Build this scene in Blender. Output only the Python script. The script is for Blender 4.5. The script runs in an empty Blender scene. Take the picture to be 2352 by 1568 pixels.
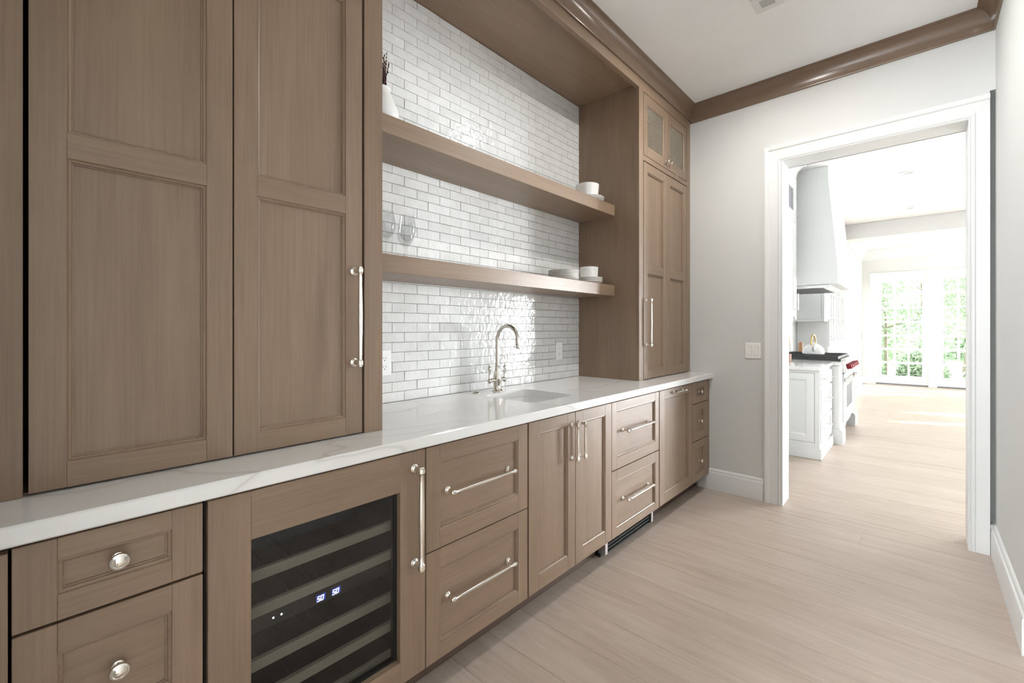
import bpy, bmesh, math, random
from mathutils import Vector, Matrix

random.seed(7)
SC = bpy.context.scene
COL = SC.collection

# ------------------------------------------------------------------ camera, world, lights, exposure
cam_d = bpy.data.cameras.new('camera')
cam = bpy.data.objects.new('camera', cam_d)
COL.objects.link(cam)
cam.location = (0.0, 0.0, 1.271)
cam.rotation_euler = (math.radians(90), 0, math.radians(42.742))
cam_d.sensor_width = 36.0
cam_d.lens = 1013.1 / 2352 * 36.0
cam_d.shift_y = -31.2 / 2352
cam_d.clip_start = 0.02
SC.camera = cam

SC.view_settings.view_transform = 'Standard'
SC.view_settings.look = 'None'
SC.view_settings.gamma = 1.0
SC.view_settings.use_curve_mapping = False
SC.view_settings.exposure = 1.42

W = bpy.data.worlds.new('world')
SC.world = W
W.use_nodes = True
W.node_tree.nodes['Background'].inputs[0].default_value = (0.93, 0.97, 1.0, 1)
W.node_tree.nodes['Background'].inputs[1].default_value = 1.1


def sun_light():
    d = bpy.data.lights.new('sun', 'SUN')
    d.energy = 14.0
    d.angle = math.radians(0.8)
    d.color = (1.0, 0.98, 0.95)
    o = bpy.data.objects.new('sun', d)
    COL.objects.link(o)
    v = Vector((1.0, 0.6, 0.26 * 1.166)).normalized()       # towards the sun
    o.rotation_euler = v.to_track_quat('Z', 'Y').to_euler()


def area_light(name, loc, rot, sx, sy, power, color=(0.9, 0.95, 1.0), spread=180):
    """rectangular lamp added out of view to bring in daylight"""
    d = bpy.data.lights.new(name, 'AREA')
    d.shape = 'RECTANGLE'
    d.size, d.size_y = sx, sy
    d.energy = power
    d.color = color
    d.spread = math.radians(spread)
    o = bpy.data.objects.new(name, d)
    COL.objects.link(o)
    o.location = loc
    o.rotation_euler = rot


H90 = math.radians(90)
sun_light()
# garden doors at the right-hand end of the family room's far wall (Y = 13), out of view, shine towards -Y
area_light('daylight_garden_doors', (6.3, 12.96, 1.30), (-H90, 0, 0), 4.2, 2.3, 620, spread=130)
# added fill lamp in the unseen hall behind the camera
area_light('hall_fill_light', (-1.41, -3.1, 1.5), (H90, 0, 0), 0.84, 2.0, 120)

# added fill lamp beyond the made-up opening in the right-hand pantry wall
area_light('side_fill_light', (2.6, 2.15, 1.5), (0, H90, 0), 2.4, 2.2, 12.5)

SC.cycles.max_bounces = 6
SC.cycles.diffuse_bounces = 4
SC.cycles.glossy_bounces = 3
SC.cycles.transmission_bounces = 4
SC.cycles.transparent_max_bounces = 10
SC.cycles.use_adaptive_sampling = True
SC.cycles.adaptive_threshold = 0.14
SC.cycles.sample_clamp_indirect = 6.0
SC.cycles.caustics_reflective = False
SC.cycles.caustics_refractive = False


# ------------------------------------------------------------------ materials
def srgb(r, g, b):
    f = lambda c: (c / 255 / 12.92) if c / 255 <= 0.04045 else ((c / 255 + 0.055) / 1.055) ** 2.4
    return (f(r), f(g), f(b), 1)


class NT:
    def __init__(s, name):
        s.m = bpy.data.materials.new(name)
        s.m.use_nodes = True
        s.t = s.m.node_tree
        s.b = s.t.nodes['Principled BSDF']

    def n(s, typ, **kw):
        nd = s.t.nodes.new(typ)
        for k, v in kw.items():
            setattr(nd, k, v)
        return nd

    def l(s, a, b):
        s.t.links.new(a, b)

    def coord(s, scale, rand=True):
        tc = s.n('ShaderNodeTexCoord')
        mp = s.n('ShaderNodeMapping')
        mp.inputs['Scale'].default_value = scale
        if rand:
            oi = s.n('ShaderNodeObjectInfo')
            mu = s.n('ShaderNodeMath', operation='MULTIPLY')
            s.l(oi.outputs['Random'], mu.inputs[0])
            mu.inputs[1].default_value = 37.0
            ad = s.n('ShaderNodeVectorMath', operation='ADD')
            s.l(tc.outputs['Object'], ad.inputs[0])
            s.l(mu.outputs[0], ad.inputs[1])
            s.l(ad.outputs[0], mp.inputs['Vector'])
        else:
            s.l(tc.outputs['Object'], mp.inputs['Vector'])
        return mp.outputs['Vector']

    def noise(s, vec, scale=1.0, detail=4, rough=0.55, dist=0.0):
        nd = s.n('ShaderNodeTexNoise')
        s.l(vec, nd.inputs['Vector'])
        nd.inputs['Scale'].default_value = scale
        nd.inputs['Detail'].default_value = detail
        nd.inputs['Roughness'].default_value = rough
        nd.inputs['Distortion'].default_value = dist
        return nd.outputs['Fac']

    def ramp(s, fac, stops):
        r = s.n('ShaderNodeValToRGB')
        e = r.color_ramp.elements
        while len(e) < len(stops):
            e.new(0.5)
        for i, (p, c) in enumerate(stops):
            e[i].position = p
            e[i].color = c
        s.l(fac, r.inputs['Fac'])
        return r.outputs['Color']

    def bump(s, h, strength=0.1, dist=0.01):
        b = s.n('ShaderNodeBump')
        b.inputs['Strength'].default_value = strength
        b.inputs['Distance'].default_value = dist
        s.l(h, b.inputs['Height'])
        s.l(b.outputs['Normal'], s.b.inputs['Normal'])


def set_p(b, color=None, rough=None, metal=None, spec=None, trans=None, ior=None):
    if color is not None:
        b.inputs['Base Color'].default_value = color
    if rough is not None:
        b.inputs['Roughness'].default_value = rough
    if metal is not None:
        b.inputs['Metallic'].default_value = metal
    if spec is not None:
        b.inputs['Specular IOR Level'].default_value = spec
    if trans is not None:
        b.inputs['Transmission Weight'].default_value = trans
    if ior is not None:
        b.inputs['IOR'].default_value = ior


def plain(name, color, rough=0.5, metal=0.0, spec=0.5, var=0.03, scale=3.0):
    k = NT(name)
    set_p(k.b, color, rough, metal, spec)
    f = k.noise(k.coord((scale,) * 3), 1.0, 3)
    lo = tuple(c * (1 - var) for c in color[:3]) + (1,)
    hi = tuple(min(1, c * (1 + var)) for c in color[:3]) + (1,)
    k.l(k.ramp(f, [(0.3, lo), (0.7, hi)]), k.b.inputs['Base Color'])
    return k.m


def wood(name, axis, base, dark, light, rough=0.38):
    k = NT(name)
    set_p(k.b, None, rough, 0, 0.5)
    sc = {'z': (150, 150, 4.0), 'y': (150, 4.0, 150), 'x': (4.0, 150, 150)}[axis]
    sc2 = {'z': (9, 9, 0.9), 'y': (9, 0.9, 9), 'x': (0.9, 9, 9)}[axis]
    fine = k.noise(k.coord(sc), 1.0, 3, 0.6)
    broad = k.noise(k.coord(sc2), 1.0, 4, 0.55, 0.6)
    c1 = k.ramp(fine, [(0.25, dark), (0.5, base), (0.8, light)])
    c2 = k.ramp(broad, [(0.25, dark), (0.55, base), (0.8, light)])
    mx = k.n('ShaderNodeMix', data_type='RGBA')
    mx.inputs[0].default_value = 0.55
    k.l(c1, mx.inputs[6])
    k.l(c2, mx.inputs[7])
    k.l(mx.outputs[2], k.b.inputs['Base Color'])
    k.bump(fine, 0.10, 0.002)
    return k.m


WB, WD, WL = srgb(140, 118, 98), srgb(120, 99, 80), srgb(155, 133, 112)
M = {}
M['wood_v'] = wood('oak_stained_vertical', 'z', WB, WD, WL)
M['wood_h'] = wood('oak_stained_horizontal', 'y', WB, WD, WL)
M['wood_x'] = wood('oak_stained_across', 'x', WB, WD, WL)
M['crown'] = wood('crown_stained', 'y', srgb(127, 107, 90), srgb(112, 93, 77), srgb(138, 118, 100), 0.2)
M['crown_x'] = wood('crown_stained_across', 'x', srgb(127, 107, 90), srgb(112, 93, 77), srgb(138, 118, 100), 0.22)
M['carcass'] = plain('carcass_and_toe_shade', srgb(84, 66, 54), 0.6)
M['nickel'] = plain('polished_nickel', (0.83, 0.79, 0.73, 1), 0.13, 1.0, 0.5, 0.01)
M['nickel_faucet'] = plain('brushed_nickel', (0.54, 0.51, 0.46, 1), 0.16, 1.0, 0.5, 0.01)
M['steel'] = plain('stainless_steel', (0.7, 0.7, 0.69, 1), 0.28, 1.0)
M['wall'] = plain('wall_paint', srgb(216, 217, 215), 0.75, 0, 0.3, 0.01)
M['white'] = plain('white_trim_paint', srgb(229, 230, 229), 0.4, 0, 0.5, 0.008)
M['ceiling'] = plain('ceiling_paint', srgb(247, 248, 248), 0.85, 0, 0.2, 0.008)
M['kwhite'] = plain('kitchen_cabinet_paint', srgb(230, 231, 230), 0.4, 0, 0.5, 0.006)
M['black'] = plain('black_plastic', srgb(28, 28, 28), 0.5)
M['dark'] = plain('dark_interior', srgb(38, 36, 34), 0.7)
M['slat'] = plain('cooler_shelf_front', srgb(150, 143, 130), 0.45)
M['plastic'] = plain('white_plastic', srgb(246, 246, 244), 0.3, 0, 0.5, 0.005)
M['grout'] = plain('grout', srgb(204, 202, 197), 0.9)
M['ceramic'] = plain('white_ceramic', srgb(246, 245, 242), 0.12, 0, 0.6, 0.005)
M['sinkware'] = plain('white_fireclay', srgb(240, 240, 238), 0.15, 0, 0.6, 0.005)
M['iron'] = plain('cast_iron', srgb(60, 60, 62), 0.5)
M['red'] = plain('red_knob', srgb(150, 14, 40), 0.3)
M['brass'] = plain('aged_brass', (0.55, 0.38, 0.18, 1), 0.3, 1.0)
M['terracotta'] = plain('pink_clay', srgb(205, 160, 145), 0.7)
M['board'] = wood('chopping_board_wood', 'z', srgb(180, 135, 98), srgb(150, 108, 74), srgb(200, 158, 118))
M['lavender'] = plain('dried_lavender', srgb(82, 62, 68), 0.9, 0, 0.2, 0.3, 60)
M['stem'] = plain('dried_stem', srgb(150, 120, 92), 0.9)
M['bark'] = plain('bark', srgb(140, 128, 116), 0.9)
M['leaf'] = plain('leaf', srgb(160, 182, 152), 0.6, 0, 0.3, 0.3, 2.0)
M['leaf2'] = plain('leaf_light', srgb(192, 206, 184), 0.6, 0, 0.3, 0.25, 2.0)
M['grass'] = plain('grass', srgb(176, 204, 164), 0.9, 0, 0.2, 0.2, 4)
M['stone'] = plain('patio_stone', srgb(205, 200, 190), 0.9, 0, 0.2, 0.1, 6)
M['siding'] = plain('grey_siding', srgb(120, 120, 124), 0.8)
M['aperture'] = plain('lamp_aperture', srgb(186, 186, 182), 0.6)
M['gap'] = plain('shadow_gap', srgb(120, 120, 124), 0.9)  # shade of the end-panel gap as a colour; also the grey wire panel
M['meshwire'] = plain('woven_brass_wire', (0.62, 0.56, 0.47, 1), 0.3, 1.0)
M['kmesh'] = plain('grey_wire', srgb(150, 148, 140), 0.5)


def glass_mat(name, tint, rough=0.0, refl=1.0, ior=1.5, back=False):
    k = NT(name)
    t = k.t
    t.nodes.remove(k.b)
    out = t.nodes['Material Output']
    tr = k.n('ShaderNodeBsdfTransparent')
    tr.inputs[0].default_value = tint
    gl = k.n('ShaderNodeBsdfGlossy')
    gl.inputs['Roughness'].default_value = rough
    gl.inputs['Color'].default_value = (refl, refl, refl, 1)
    fr = k.n('ShaderNodeFresnel')
    fr.inputs['IOR'].default_value = ior
    mx = k.n('ShaderNodeMixShader')
    ge = k.n('ShaderNodeNewGeometry')
    fq = k.n('ShaderNodeMath', operation='SUBTRACT')      # only the outer faces of the thin pane reflect
    fq.inputs[0].default_value = 1.0
    fq.inputs[1].default_value = 0.0
    if not back:
        k.l(ge.outputs['Backfacing'], fq.inputs[1])
    fm = k.n('ShaderNodeMath', operation='MULTIPLY')
    k.l(fr.outputs[0], fm.inputs[0])
    k.l(fq.outputs[0], fm.inputs[1])
    k.l(fm.outputs[0], mx.inputs[0])
    k.l(tr.outputs[0], mx.inputs[1])
    k.l(gl.outputs[0], mx.inputs[2])
    k.l(mx.outputs[0], out.inputs['Surface'])
    return k.m


M['pane'] = glass_mat('window_glass', (0.97, 0.98, 0.98, 1))
M['tinted'] = glass_mat('tinted_cooler_glass', (0.80, 0.81, 0.80, 1), 0.0)


M['crystal'] = glass_mat('crystal_glass', (0.95, 0.955, 0.955, 1), ior=1.9)


def emit(name, color, strength):
    k = NT(name)
    k.b.inputs['Base Color'].default_value = (0, 0, 0, 1)
    k.b.inputs['Emission Color'].default_value = color
    k.b.inputs['Emission Strength'].default_value = strength
    return k.m


M['led'] = emit('led_digits', (0.72, 0.80, 1.0, 1), 2.6)
M['led_blue'] = emit('led_blue_field', (0.10, 0.16, 1.0, 1), 0.22)


def tile_mat():
    k = NT('zellige_glaze')
    set_p(k.b, None, 0.06, 0, 0.55)
    oi = k.n('ShaderNodeObjectInfo')
    big = k.noise(k.coord((14, 14, 14)), 1.0, 3)
    ad = k.n('ShaderNodeMath', operation='ADD')
    mu = k.n('ShaderNodeMath', operation='MULTIPLY')
    k.l(oi.outputs['Random'], mu.inputs[0])
    mu.inputs[1].default_value = 0.35
    k.l(big, ad.inputs[0])
    k.l(mu.outputs[0], ad.inputs[1])
    k.l(k.ramp(ad.outputs[0], [(0.3, srgb(214, 214, 211)), (0.9, srgb(230, 230, 228))]), k.b.inputs['Base Color'])
    rip = k.noise(k.coord((40, 44, 30)), 1.0, 1.0, 0.4, 0.5)
    k.bump(rip, 0.34, 0.006)
    return k.m


M['tile'] = tile_mat()


def quartz_mat():
    k = NT('veined_quartz')
    set_p(k.b, None, 0.09, 0, 0.5)
    v = k.coord((1.3, 0.55, 1.3), False)
    nz = k.noise(v, 1.15, 3.5, 0.5, 0.7)
    a = k.n('ShaderNodeMath', operation='SUBTRACT')
    k.l(nz, a.inputs[0])
    a.inputs[1].default_value = 0.5
    ab = k.n('ShaderNodeMath', operation='ABSOLUTE')
    k.l(a.outputs[0], ab.inputs[0])
    vein = k.ramp(ab.outputs[0], [(0.0, srgb(212, 210, 206)), (0.003, srgb(228, 227, 224)), (0.016, srgb(233, 232, 230))])
    k.l(vein, k.b.inputs['Base Color'])
    return k.m


M['quartz'] = quartz_mat()


def floor_mat(name, axis='x'):
    k = NT(name)
    set_p(k.b, None, 0.42, 0, 0.4)
    fine = k.noise(k.coord((2.5, 70, 70)), 1.0, 4, 0.6, 0.2)
    broad = k.noise(k.coord((1.3, 8, 8)), 1.0, 6, 0.65, 1.6)
    oi = k.n('ShaderNodeObjectInfo')
    mu = k.n('ShaderNodeMath', operation='MULTIPLY_ADD')
    k.l(oi.outputs['Random'], mu.inputs[0])
    mu.inputs[1].default_value = 0.22
    mu.inputs[2].default_value = -0.11
    ad = k.n('ShaderNodeMath', operation='ADD')
    k.l(broad, ad.inputs[0])
    k.l(mu.outputs[0], ad.inputs[1])
    c1 = k.ramp(ad.outputs[0], [(0.25, srgb(166, 149, 134)), (0.5, srgb(190, 174, 160)), (0.75, srgb(202, 189, 177))])
    c2 = k.ramp(fine, [(0.3, srgb(172, 156, 142)), (0.55, srgb(192, 177, 164)), (0.8, srgb(204, 191, 180))])
    mx = k.n('ShaderNodeMix', data_type='RGBA')
    mx.inputs[0].default_value = 0.45
    k.l(c1, mx.inputs[6])
    k.l(c2, mx.inputs[7])
    k.l(mx.outputs[2], k.b.inputs['Base Color'])
    k.bump(fine, 0.05, 0.002)
    return k.m


M['oakfloor'] = floor_mat('pale_oak_floor')


# ------------------------------------------------------------------ mesh builder
class MB:
    def __init__(s):
        s.v, s.f, s.mi = [], [], []

    def add(s, vs, fs, m=0):
        o = len(s.v)
        s.v += [tuple(p) for p in vs]
        for f in fs:
            s.f.append(tuple(i + o for i in f))
            s.mi.append(m)
        return s

    def box(s, x0, x1, y0, y1, z0, z1, b=0.0, m=0):
        x0, x1 = min(x0, x1), max(x0, x1)
        y0, y1 = min(y0, y1), max(y0, y1)
        z0, z1 = min(z0, z1), max(z0, z1)
        if b <= 0:
            v = [(x, y, z) for x in (x0, x1) for y in (y0, y1) for z in (z0, z1)]
            return s.add(v, [(0, 1, 3, 2), (4, 6, 7, 5), (0, 4, 5, 1), (2, 3, 7, 6), (0, 2, 6, 4), (1, 5, 7, 3)], m)
        lo, hi = (x0, y0, z0), (x1, y1, z1)
        idx, v = {}, []
        for c in [(i, j, k) for i in (0, 1) for j in (0, 1) for k in (0, 1)]:
            for a in range(3):
                p = []
                for q in range(3):
                    e = hi[q] if c[q] else lo[q]
                    if q != a:
                        e += -b if c[q] else b
                    p.append(e)
                idx[c, a] = len(v)
                v.append(p)
        fs = []
        for a in range(3):
            o1, o2 = [q for q in range(3) if q != a]
            for sgn in (0, 1):
                cs = []
                for (p, q) in ((0, 0), (1, 0), (1, 1), (0, 1)):
                    c = [0, 0, 0]
                    c[a], c[o1], c[o2] = sgn, p, q
                    cs.append(idx[tuple(c), a])
                fs.append(tuple(cs))
        for a, bq in ((0, 1), (0, 2), (1, 2)):
            cq = 3 - a - bq
            for sa in (0, 1):
                for sb in (0, 1):
                    c0, c1 = [0, 0, 0], [0, 0, 0]
                    c0[a] = c1[a] = sa
                    c0[bq] = c1[bq] = sb
                    c1[cq] = 1
                    c0, c1 = tuple(c0), tuple(c1)
                    fs.append((idx[c0, a], idx[c1, a], idx[c1, bq], idx[c0, bq]))
        for c in [(i, j, k) for i in (0, 1) for j in (0, 1) for k in (0, 1)]:
            fs.append((idx[c, 0], idx[c, 1], idx[c, 2]))
        return s.add(v, fs, m)

    def lathe(s, c, axis, prof, n=20, m=0):
        """prof: (r, h) along axis from c; r=0 ends close"""
        c = Vector(c)
        a = Vector(axis).normalized()
        u = a.orthogonal().normalized()
        w = a.cross(u)
        v, rows, fs = [], [], []
        for r, h in prof:
            if r <= 1e-6:
                rows.append([len(v)])
                v.append(c + a * h)
            else:
                row = []
                for i in range(n):
                    t = 2 * math.pi * i / n
                    row.append(len(v))
                    v.append(c + a * h + (u * math.cos(t) + w * math.sin(t)) * r)
                rows.append(row)
        for p, q in zip(rows, rows[1:]):
            for i in range(n):
                j = (i + 1) % n
                if len(p) == 1 and len(q) == 1:
                    continue
                if len(p) == 1:
                    fs.append((p[0], q[i], q[j]))
                elif len(q) == 1:
                    fs.append((p[i], q[0], p[j]))
                else:
                    fs.append((p[i], q[i], q[j], p[j]))
        if len(rows[0]) > 1:
            fs.append(tuple(rows[0]))
        if len(rows[-1]) > 1:
            fs.append(tuple(reversed(rows[-1])))
        return s.add(v, fs, m)

    def tube(s, pts, rad, n=10, m=0):
        pts = [Vector(p) for p in pts]
        if not isinstance(rad, (list, tuple)):
            rad = [rad] * len(pts)
        v, fs, rows = [], [], []
        t0 = (pts[1] - pts[0]).normalized()
        u = t0.orthogonal().normalized()
        for i, p in enumerate(pts):
            t = (pts[min(i + 1, len(pts) - 1)] - pts[max(i - 1, 0)]).normalized()
            u = (u - t * u.dot(t)).normalized()
            w = t.cross(u)
            row = []
            for k in range(n):
                a = 2 * math.pi * k / n
                row.append(len(v))
                v.append(p + (u * math.cos(a) + w * math.sin(a)) * rad[i])
            rows.append(row)
        for p, q in zip(rows, rows[1:]):
            for i in range(n):
                j = (i + 1) % n
                fs.append((p[i], q[i], q[j], p[j]))
        fs.append(tuple(reversed(rows[0])))
        fs.append(tuple(rows[-1]))
        return s.add(v, fs, m)

    def prism(s, poly, a0, a1, axis, m=0):
        """poly: 2d points in the plane across axis ('x': (y,z), 'y': (x,z), 'z': (x,y)); a0/a1 numbers or per-point lists"""
        n = len(poly)
        A0 = a0 if isinstance(a0, (list, tuple)) else [a0] * n
        A1 = a1 if isinstance(a1, (list, tuple)) else [a1] * n
        mk = {'x': lambda p, t: (t, p[0], p[1]), 'y': lambda p, t: (p[0], t, p[1]), 'z': lambda p, t: (p[0], p[1], t)}[axis]
        v = [mk(p, t) for p, t in zip(poly, A0)] + [mk(p, t) for p, t in zip(poly, A1)]
        fs = [tuple(range(n)), tuple(range(2 * n - 1, n - 1, -1))]
        for i in range(n):
            j = (i + 1) % n
            fs.append((i, j, n + j, n + i))
        return s.add(v, fs, m)

    def rings(s, loops, m=0, cap=True):
        """loops: equal-length point loops, skinned in order; the last is capped"""
        n = len(loops[0])
        v = [p for lp in loops for p in lp]
        fs = []
        for k in range(len(loops) - 1):
            for i in range(n):
                j = (i + 1) % n
                fs.append((k * n + i, k * n + j, (k + 1) * n + j, (k + 1) * n + i))
        if cap:
            fs.append(tuple((len(loops) - 1) * n + i for i in range(n)))
        return s.add(v, fs, m)

    def build(s, name, mats, parent=None, origin=(0, 0, 0), smooth=False, fix=True, angle=35):
        me = bpy.data.meshes.new(name)
        ox, oy, oz = origin
        me.from_pydata([(x - ox, y - oy, z - oz) for x, y, z in s.v], [], s.f)
        if not isinstance(mats, (list, tuple)):
            mats = [mats]
        for mt in mats:
            me.materials.append(M[mt])
        me.polygons.foreach_set('material_index', s.mi)
        if fix:
            bm = bmesh.new()
            bm.from_mesh(me)
            bmesh.ops.recalc_face_normals(bm, faces=bm.faces)
            bm.to_mesh(me)
            bm.free()
        if smooth:
            me.polygons.foreach_set('use_smooth', [True] * len(me.polygons))
            me.set_sharp_from_angle(angle=math.radians(angle))
        me.update()
        o = bpy.data.objects.new(name, me)
        COL.objects.link(o)
        if parent is not None:
            o.parent = parent
        else:
            o.location = origin
        return o


def tag(o, label=None, cat=None, group=None, kind=None):
    if label:
        o['label'] = label
    if cat:
        o['category'] = cat
    if group:
        o['group'] = group
    if kind:
        o['kind'] = kind
    return o


def thing(name, loc, label, cat, group=None):
    o = bpy.data.objects.new(name, None)
    COL.objects.link(o)
    o.location = loc
    o.empty_display_size = 0.05
    return tag(o, label, cat, group)


def struct(name, mb, mat, label=None, origin=(0, 0, 0), smooth=False):
    o = mb.build(name, mat, None, origin, smooth)
    return tag(o, label, None, None, 'structure')


# ------------------------------------------------------------------ room shell
XT = -1.856      # tile face
XU = -1.377      # upper cabinet face
XB = -1.225      # base door face
XR = 0.311       # right wall
YW = 3.634       # far wall
YK = 3.812       # kitchen side of the far wall
ZC = 3.054       # ceiling
DX0, DX1, DZ = -0.718, 0.205, 2.461    # doorway opening

# left wall with grout bed behind the tiles
wl = struct('wall_left', MB().box(-2.02, XT - 0.009, -3.4, YW, 0, ZC), 'grout', 'wall behind the white tile backsplash and cabinets')
OPY0, OPY1 = 1.45, 2.60     # unseen opening added in this wall to let light in
wr = struct('wall_right', MB().box(XR, XR + 0.14, -0.1, OPY0, 0, ZC).box(XR, XR + 0.14, OPY1, YW, 0, ZC).box(XR, XR + 0.14, OPY0, OPY1, 2.46, ZC), 'wall', 'plain pale wall on the right of the pantry')

# far wall: left of the doorway, above it, and the slim strip right of it with a shadow gap
mb = MB()
mb.box(-2.02, DX0 - 0.012, YW, YK, 0, ZC)
mb.box(DX0 - 0.012, DX1 + 0.012, YW, YK, DZ + 0.012, ZC)
mb.box(DX1 + 0.012, XR + 0.14, YW + 0.14, YK, 0, DZ + 0.14)
mb.box(DX1 + 0.012, 0.289, YW, YW + 0.14, 0, DZ + 0.14)
mb.box(DX1 + 0.012, XR + 0.14, YW, YK, DZ + 0.14, ZC)
mb.box(0.289, XR + 0.14, YW, YW + 0.14, 0, 0.17)
wf = struct('wall_far', mb, 'wall', 'pale wall around the doorway to the kitchen')

ceil = struct('ceiling', MB().box(-2.02, XR + 0.14, -0.1, YW, ZC, ZC + 0.1), 'ceiling', 'white pantry ceiling')

# near wall behind the camera; its doorway and the hall beyond are added to admit light
mb = MB()
mb.box(-2.02, -0.80, -0.24, -0.10, 0, ZC)
mb.box(0.30, 2.8, -0.24, -0.10, 0, ZC)
mb.box(-0.80, 0.30, -0.24, -0.10, 2.46, ZC)
struct('wall_near', mb, 'wall', 'wall behind the viewpoint')
mb = MB()
mb.box(-2.02, 1.6, -3.4, -0.24, ZC, ZC + 0.1)
mb.box(XR + 0.14, 2.8, -0.24, YW, ZC, ZC + 0.1)
struct('ceiling_hall', mb, 'ceiling', 'hall ceiling behind the viewpoint')
struct('wall_sun_stop', MB().box(2.8, 2.9, -0.24, YK, 0, ZC), 'wall', 'unseen wall added to keep the sun out of the side opening')  # added out of view, stops sun from entering by the side opening
struct('wall_hall_back', MB().box(-2.02, 1.6, -3.5, -3.4, 0, ZC), 'wall', 'hall end wall behind the viewpoint')
struct('wall_hall', MB().box(1.5, 1.6, -3.4, -0.24, 0, ZC), 'wall', 'hall wall behind the viewpoint')


def door_casing(name, xf, parent=None):
    """profiled casing round the doorway, jambs and head"""
    o = thing(name, (0, YW, 0), None, None)
    o['kind'] = 'structure'
    o['label'] = 'white moulded casing and jambs round the kitchen doorway'
    # profile: (distance out from the opening edge, depth proud of the wall)
    prof = [(0.0, 0.0), (0.0, 0.012), (0.006, 0.016), (0.010, 0.011), (0.016, 0.017), (0.024, 0.018), (0.030, 0.013),
            (0.085, 0.017), (0.092, 0.024), (0.108, 0.027), (0.118, 0.024), (0.122, 0.0)]
    org = (0, YW, 0)
    # left leg
    mb = MB().prism([(DX0 - d, YW - p) for d, p in prof], [0] * len(prof), [DZ + d for d, p in prof], 'z')
    mb.build('casing_leg', 'white', o, org, True, True, 25)
    # right leg is cut at the side wall gap
    lim = 0.084
    pr = [(d, p) for d, p in prof if d < lim] + [(lim, 0.017), (lim, 0.0)]
    mb = MB().prism([(DX1 + d, YW - p) for d, p in pr], [0] * len(pr), [DZ + d for d, p in pr], 'z')
    mb.build('casing_leg', 'white', o, org, True, True, 25)
    # head
    a0 = [DX0 - d for d, p in prof]
    a1 = [min(DX1 + d, DX1 + lim) for d, p in prof]
    mb = MB().prism([(YW - p, DZ + d) for d, p in prof], a0, a1, 'x')
    mb.build('casing_head', 'white', o, org, True, True, 25)
    # jambs
    MB().box(DX0 - 0.012, DX0, YW - 0.0, YK + 0.01, 0, DZ).build('jamb', 'white', o, org)
    MB().box(DX1, DX1 + 0.012, YW - 0.0, YK + 0.01, 0, DZ).build('jamb', 'white', o, org)
    MB().box(DX0 - 0.012, DX1 + 0.012, YW, YK + 0.01, DZ, DZ + 0.012).build('head_jamb', 'white', o, org)
    # kitchen-side casing
    for sx, e in ((-1, DX0), (1, DX1)):
        MB().box(e, e + sx * 0.11, YK, YK + 0.02, 0, DZ, 0.003).build('casing_leg', 'white', o, org)
    MB().box(DX0 - 0.11, DX1 + 0.11, YK, YK + 0.02, DZ, DZ + 0.11, 0.003).build('casing_head', 'white', o, org)
    return o


door_casing('door_1', YW)

# baseboards
bp = [(0, 0), (0.018, 0), (0.018, 0.128), (0.015, 0.136), (0.012, 0.140), (0.012, 0.152), (0.007, 0.160), (0, 0.163)]
mb = MB().prism([(YW - d, z) for d, z in bp], -1.31, DX0 - 0.122, 'x')
struct('baseboard_far', mb, 'white', 'white baseboard left of the doorway', smooth=True)
bp2 = [(0, 0), (0.020, 0), (0.020, 0.135), (0.017, 0.146), (0.010, 0.150), (0.010, 0.166), (0.006, 0.176), (0, 0.180)]
mb = MB().prism([(XR - d, z) for d, z in bp2], OPY1, YW - 0.0, 'y')
struct('baseboard_right', mb, 'white', 'white baseboard along the right wall', smooth=True)

# crown mouldings: stained cove
CZ = 2.932


def cove(p=0.077, z0=CZ, z1=ZC):
    h = z1 - z0
    pr = [(0.0, z0), (0.010, z0), (0.012, z0 + 0.004), (0.012, z0 + 0.012)]
    for i in range(0, 11):
        t = math.radians(90 - i * 9)
        pr.append((p - 0.004 - (p - 0.016) * math.sin(t), z0 + 0.014 + (h - 0.024) * math.cos(t)))
    pr += [(p, z1 - 0.008), (p, z1), (0, z1)]
    return pr


pf = cove()
pl = cove(0.068, 2.948)
# along the cabinets
struct('trim_1', MB().prism([(XU + d, z) for d, z in pl], -0.1, [YW - d for d, z in pl], 'y'), 'crown', 'brown cove crown above the cabinets', smooth=True)
struct('trim_2', MB().prism([(YW - d, z) for d, z in pf], [XU + d * 0.9 for d, z in pf], [XR - d for d, z in pf], 'x'), 'crown_x', 'brown cove crown above the doorway wall', smooth=True)
struct('trim_3', MB().prism([(XR - d, z) for d, z in pf], -0.1, [YW - d for d, z in pf], 'y'), 'crown', 'brown cove crown along the right wall', smooth=True)

# ------------------------------------------------------------------ floor: planks run across the room
floor = struct('floor', MB().box(-2.02, 9.14, -3.4, 13.2, -0.12, -0.0155), 'dark', 'pale oak plank floor running from the pantry into the kitchen')
PITCH, PH = 0.2, 1.89
rows = []
y = PH - PITCH * 10
while y < 7.6:
    rows.append(y)
    y += PITCH
rnd = random.Random(3)
n_pl = 0
for y in rows:
    if y < YK - 0.02 and y > -0.35:
        xa, xb = -1.33, XR + 0.13
    elif y <= -0.35:
        continue
    else:
        xa, xb = -1.36, 5.2
    if y + PITCH > YK and y < YK:
        xa, xb = -1.36, 5.2
    x = xa
    L = rnd.uniform(0.7, 3.4)
    while x < xb - 0.02:
        e = min(x + L, xb)
        if xb - e < 0.35:
            e = xb
        mb = MB().box(x + 0.0004, e - 0.0004, y + 0.0005, y + PITCH - 0.0005, -0.0155, 0.0, 0.0009)
        p = mb.build('plank', 'oakfloor', floor, (x, y, 0))
        p.location = (x, y, 0)
        n_pl += 1
        x = e
        L = rnd.uniform(2.2, 3.2)
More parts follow.
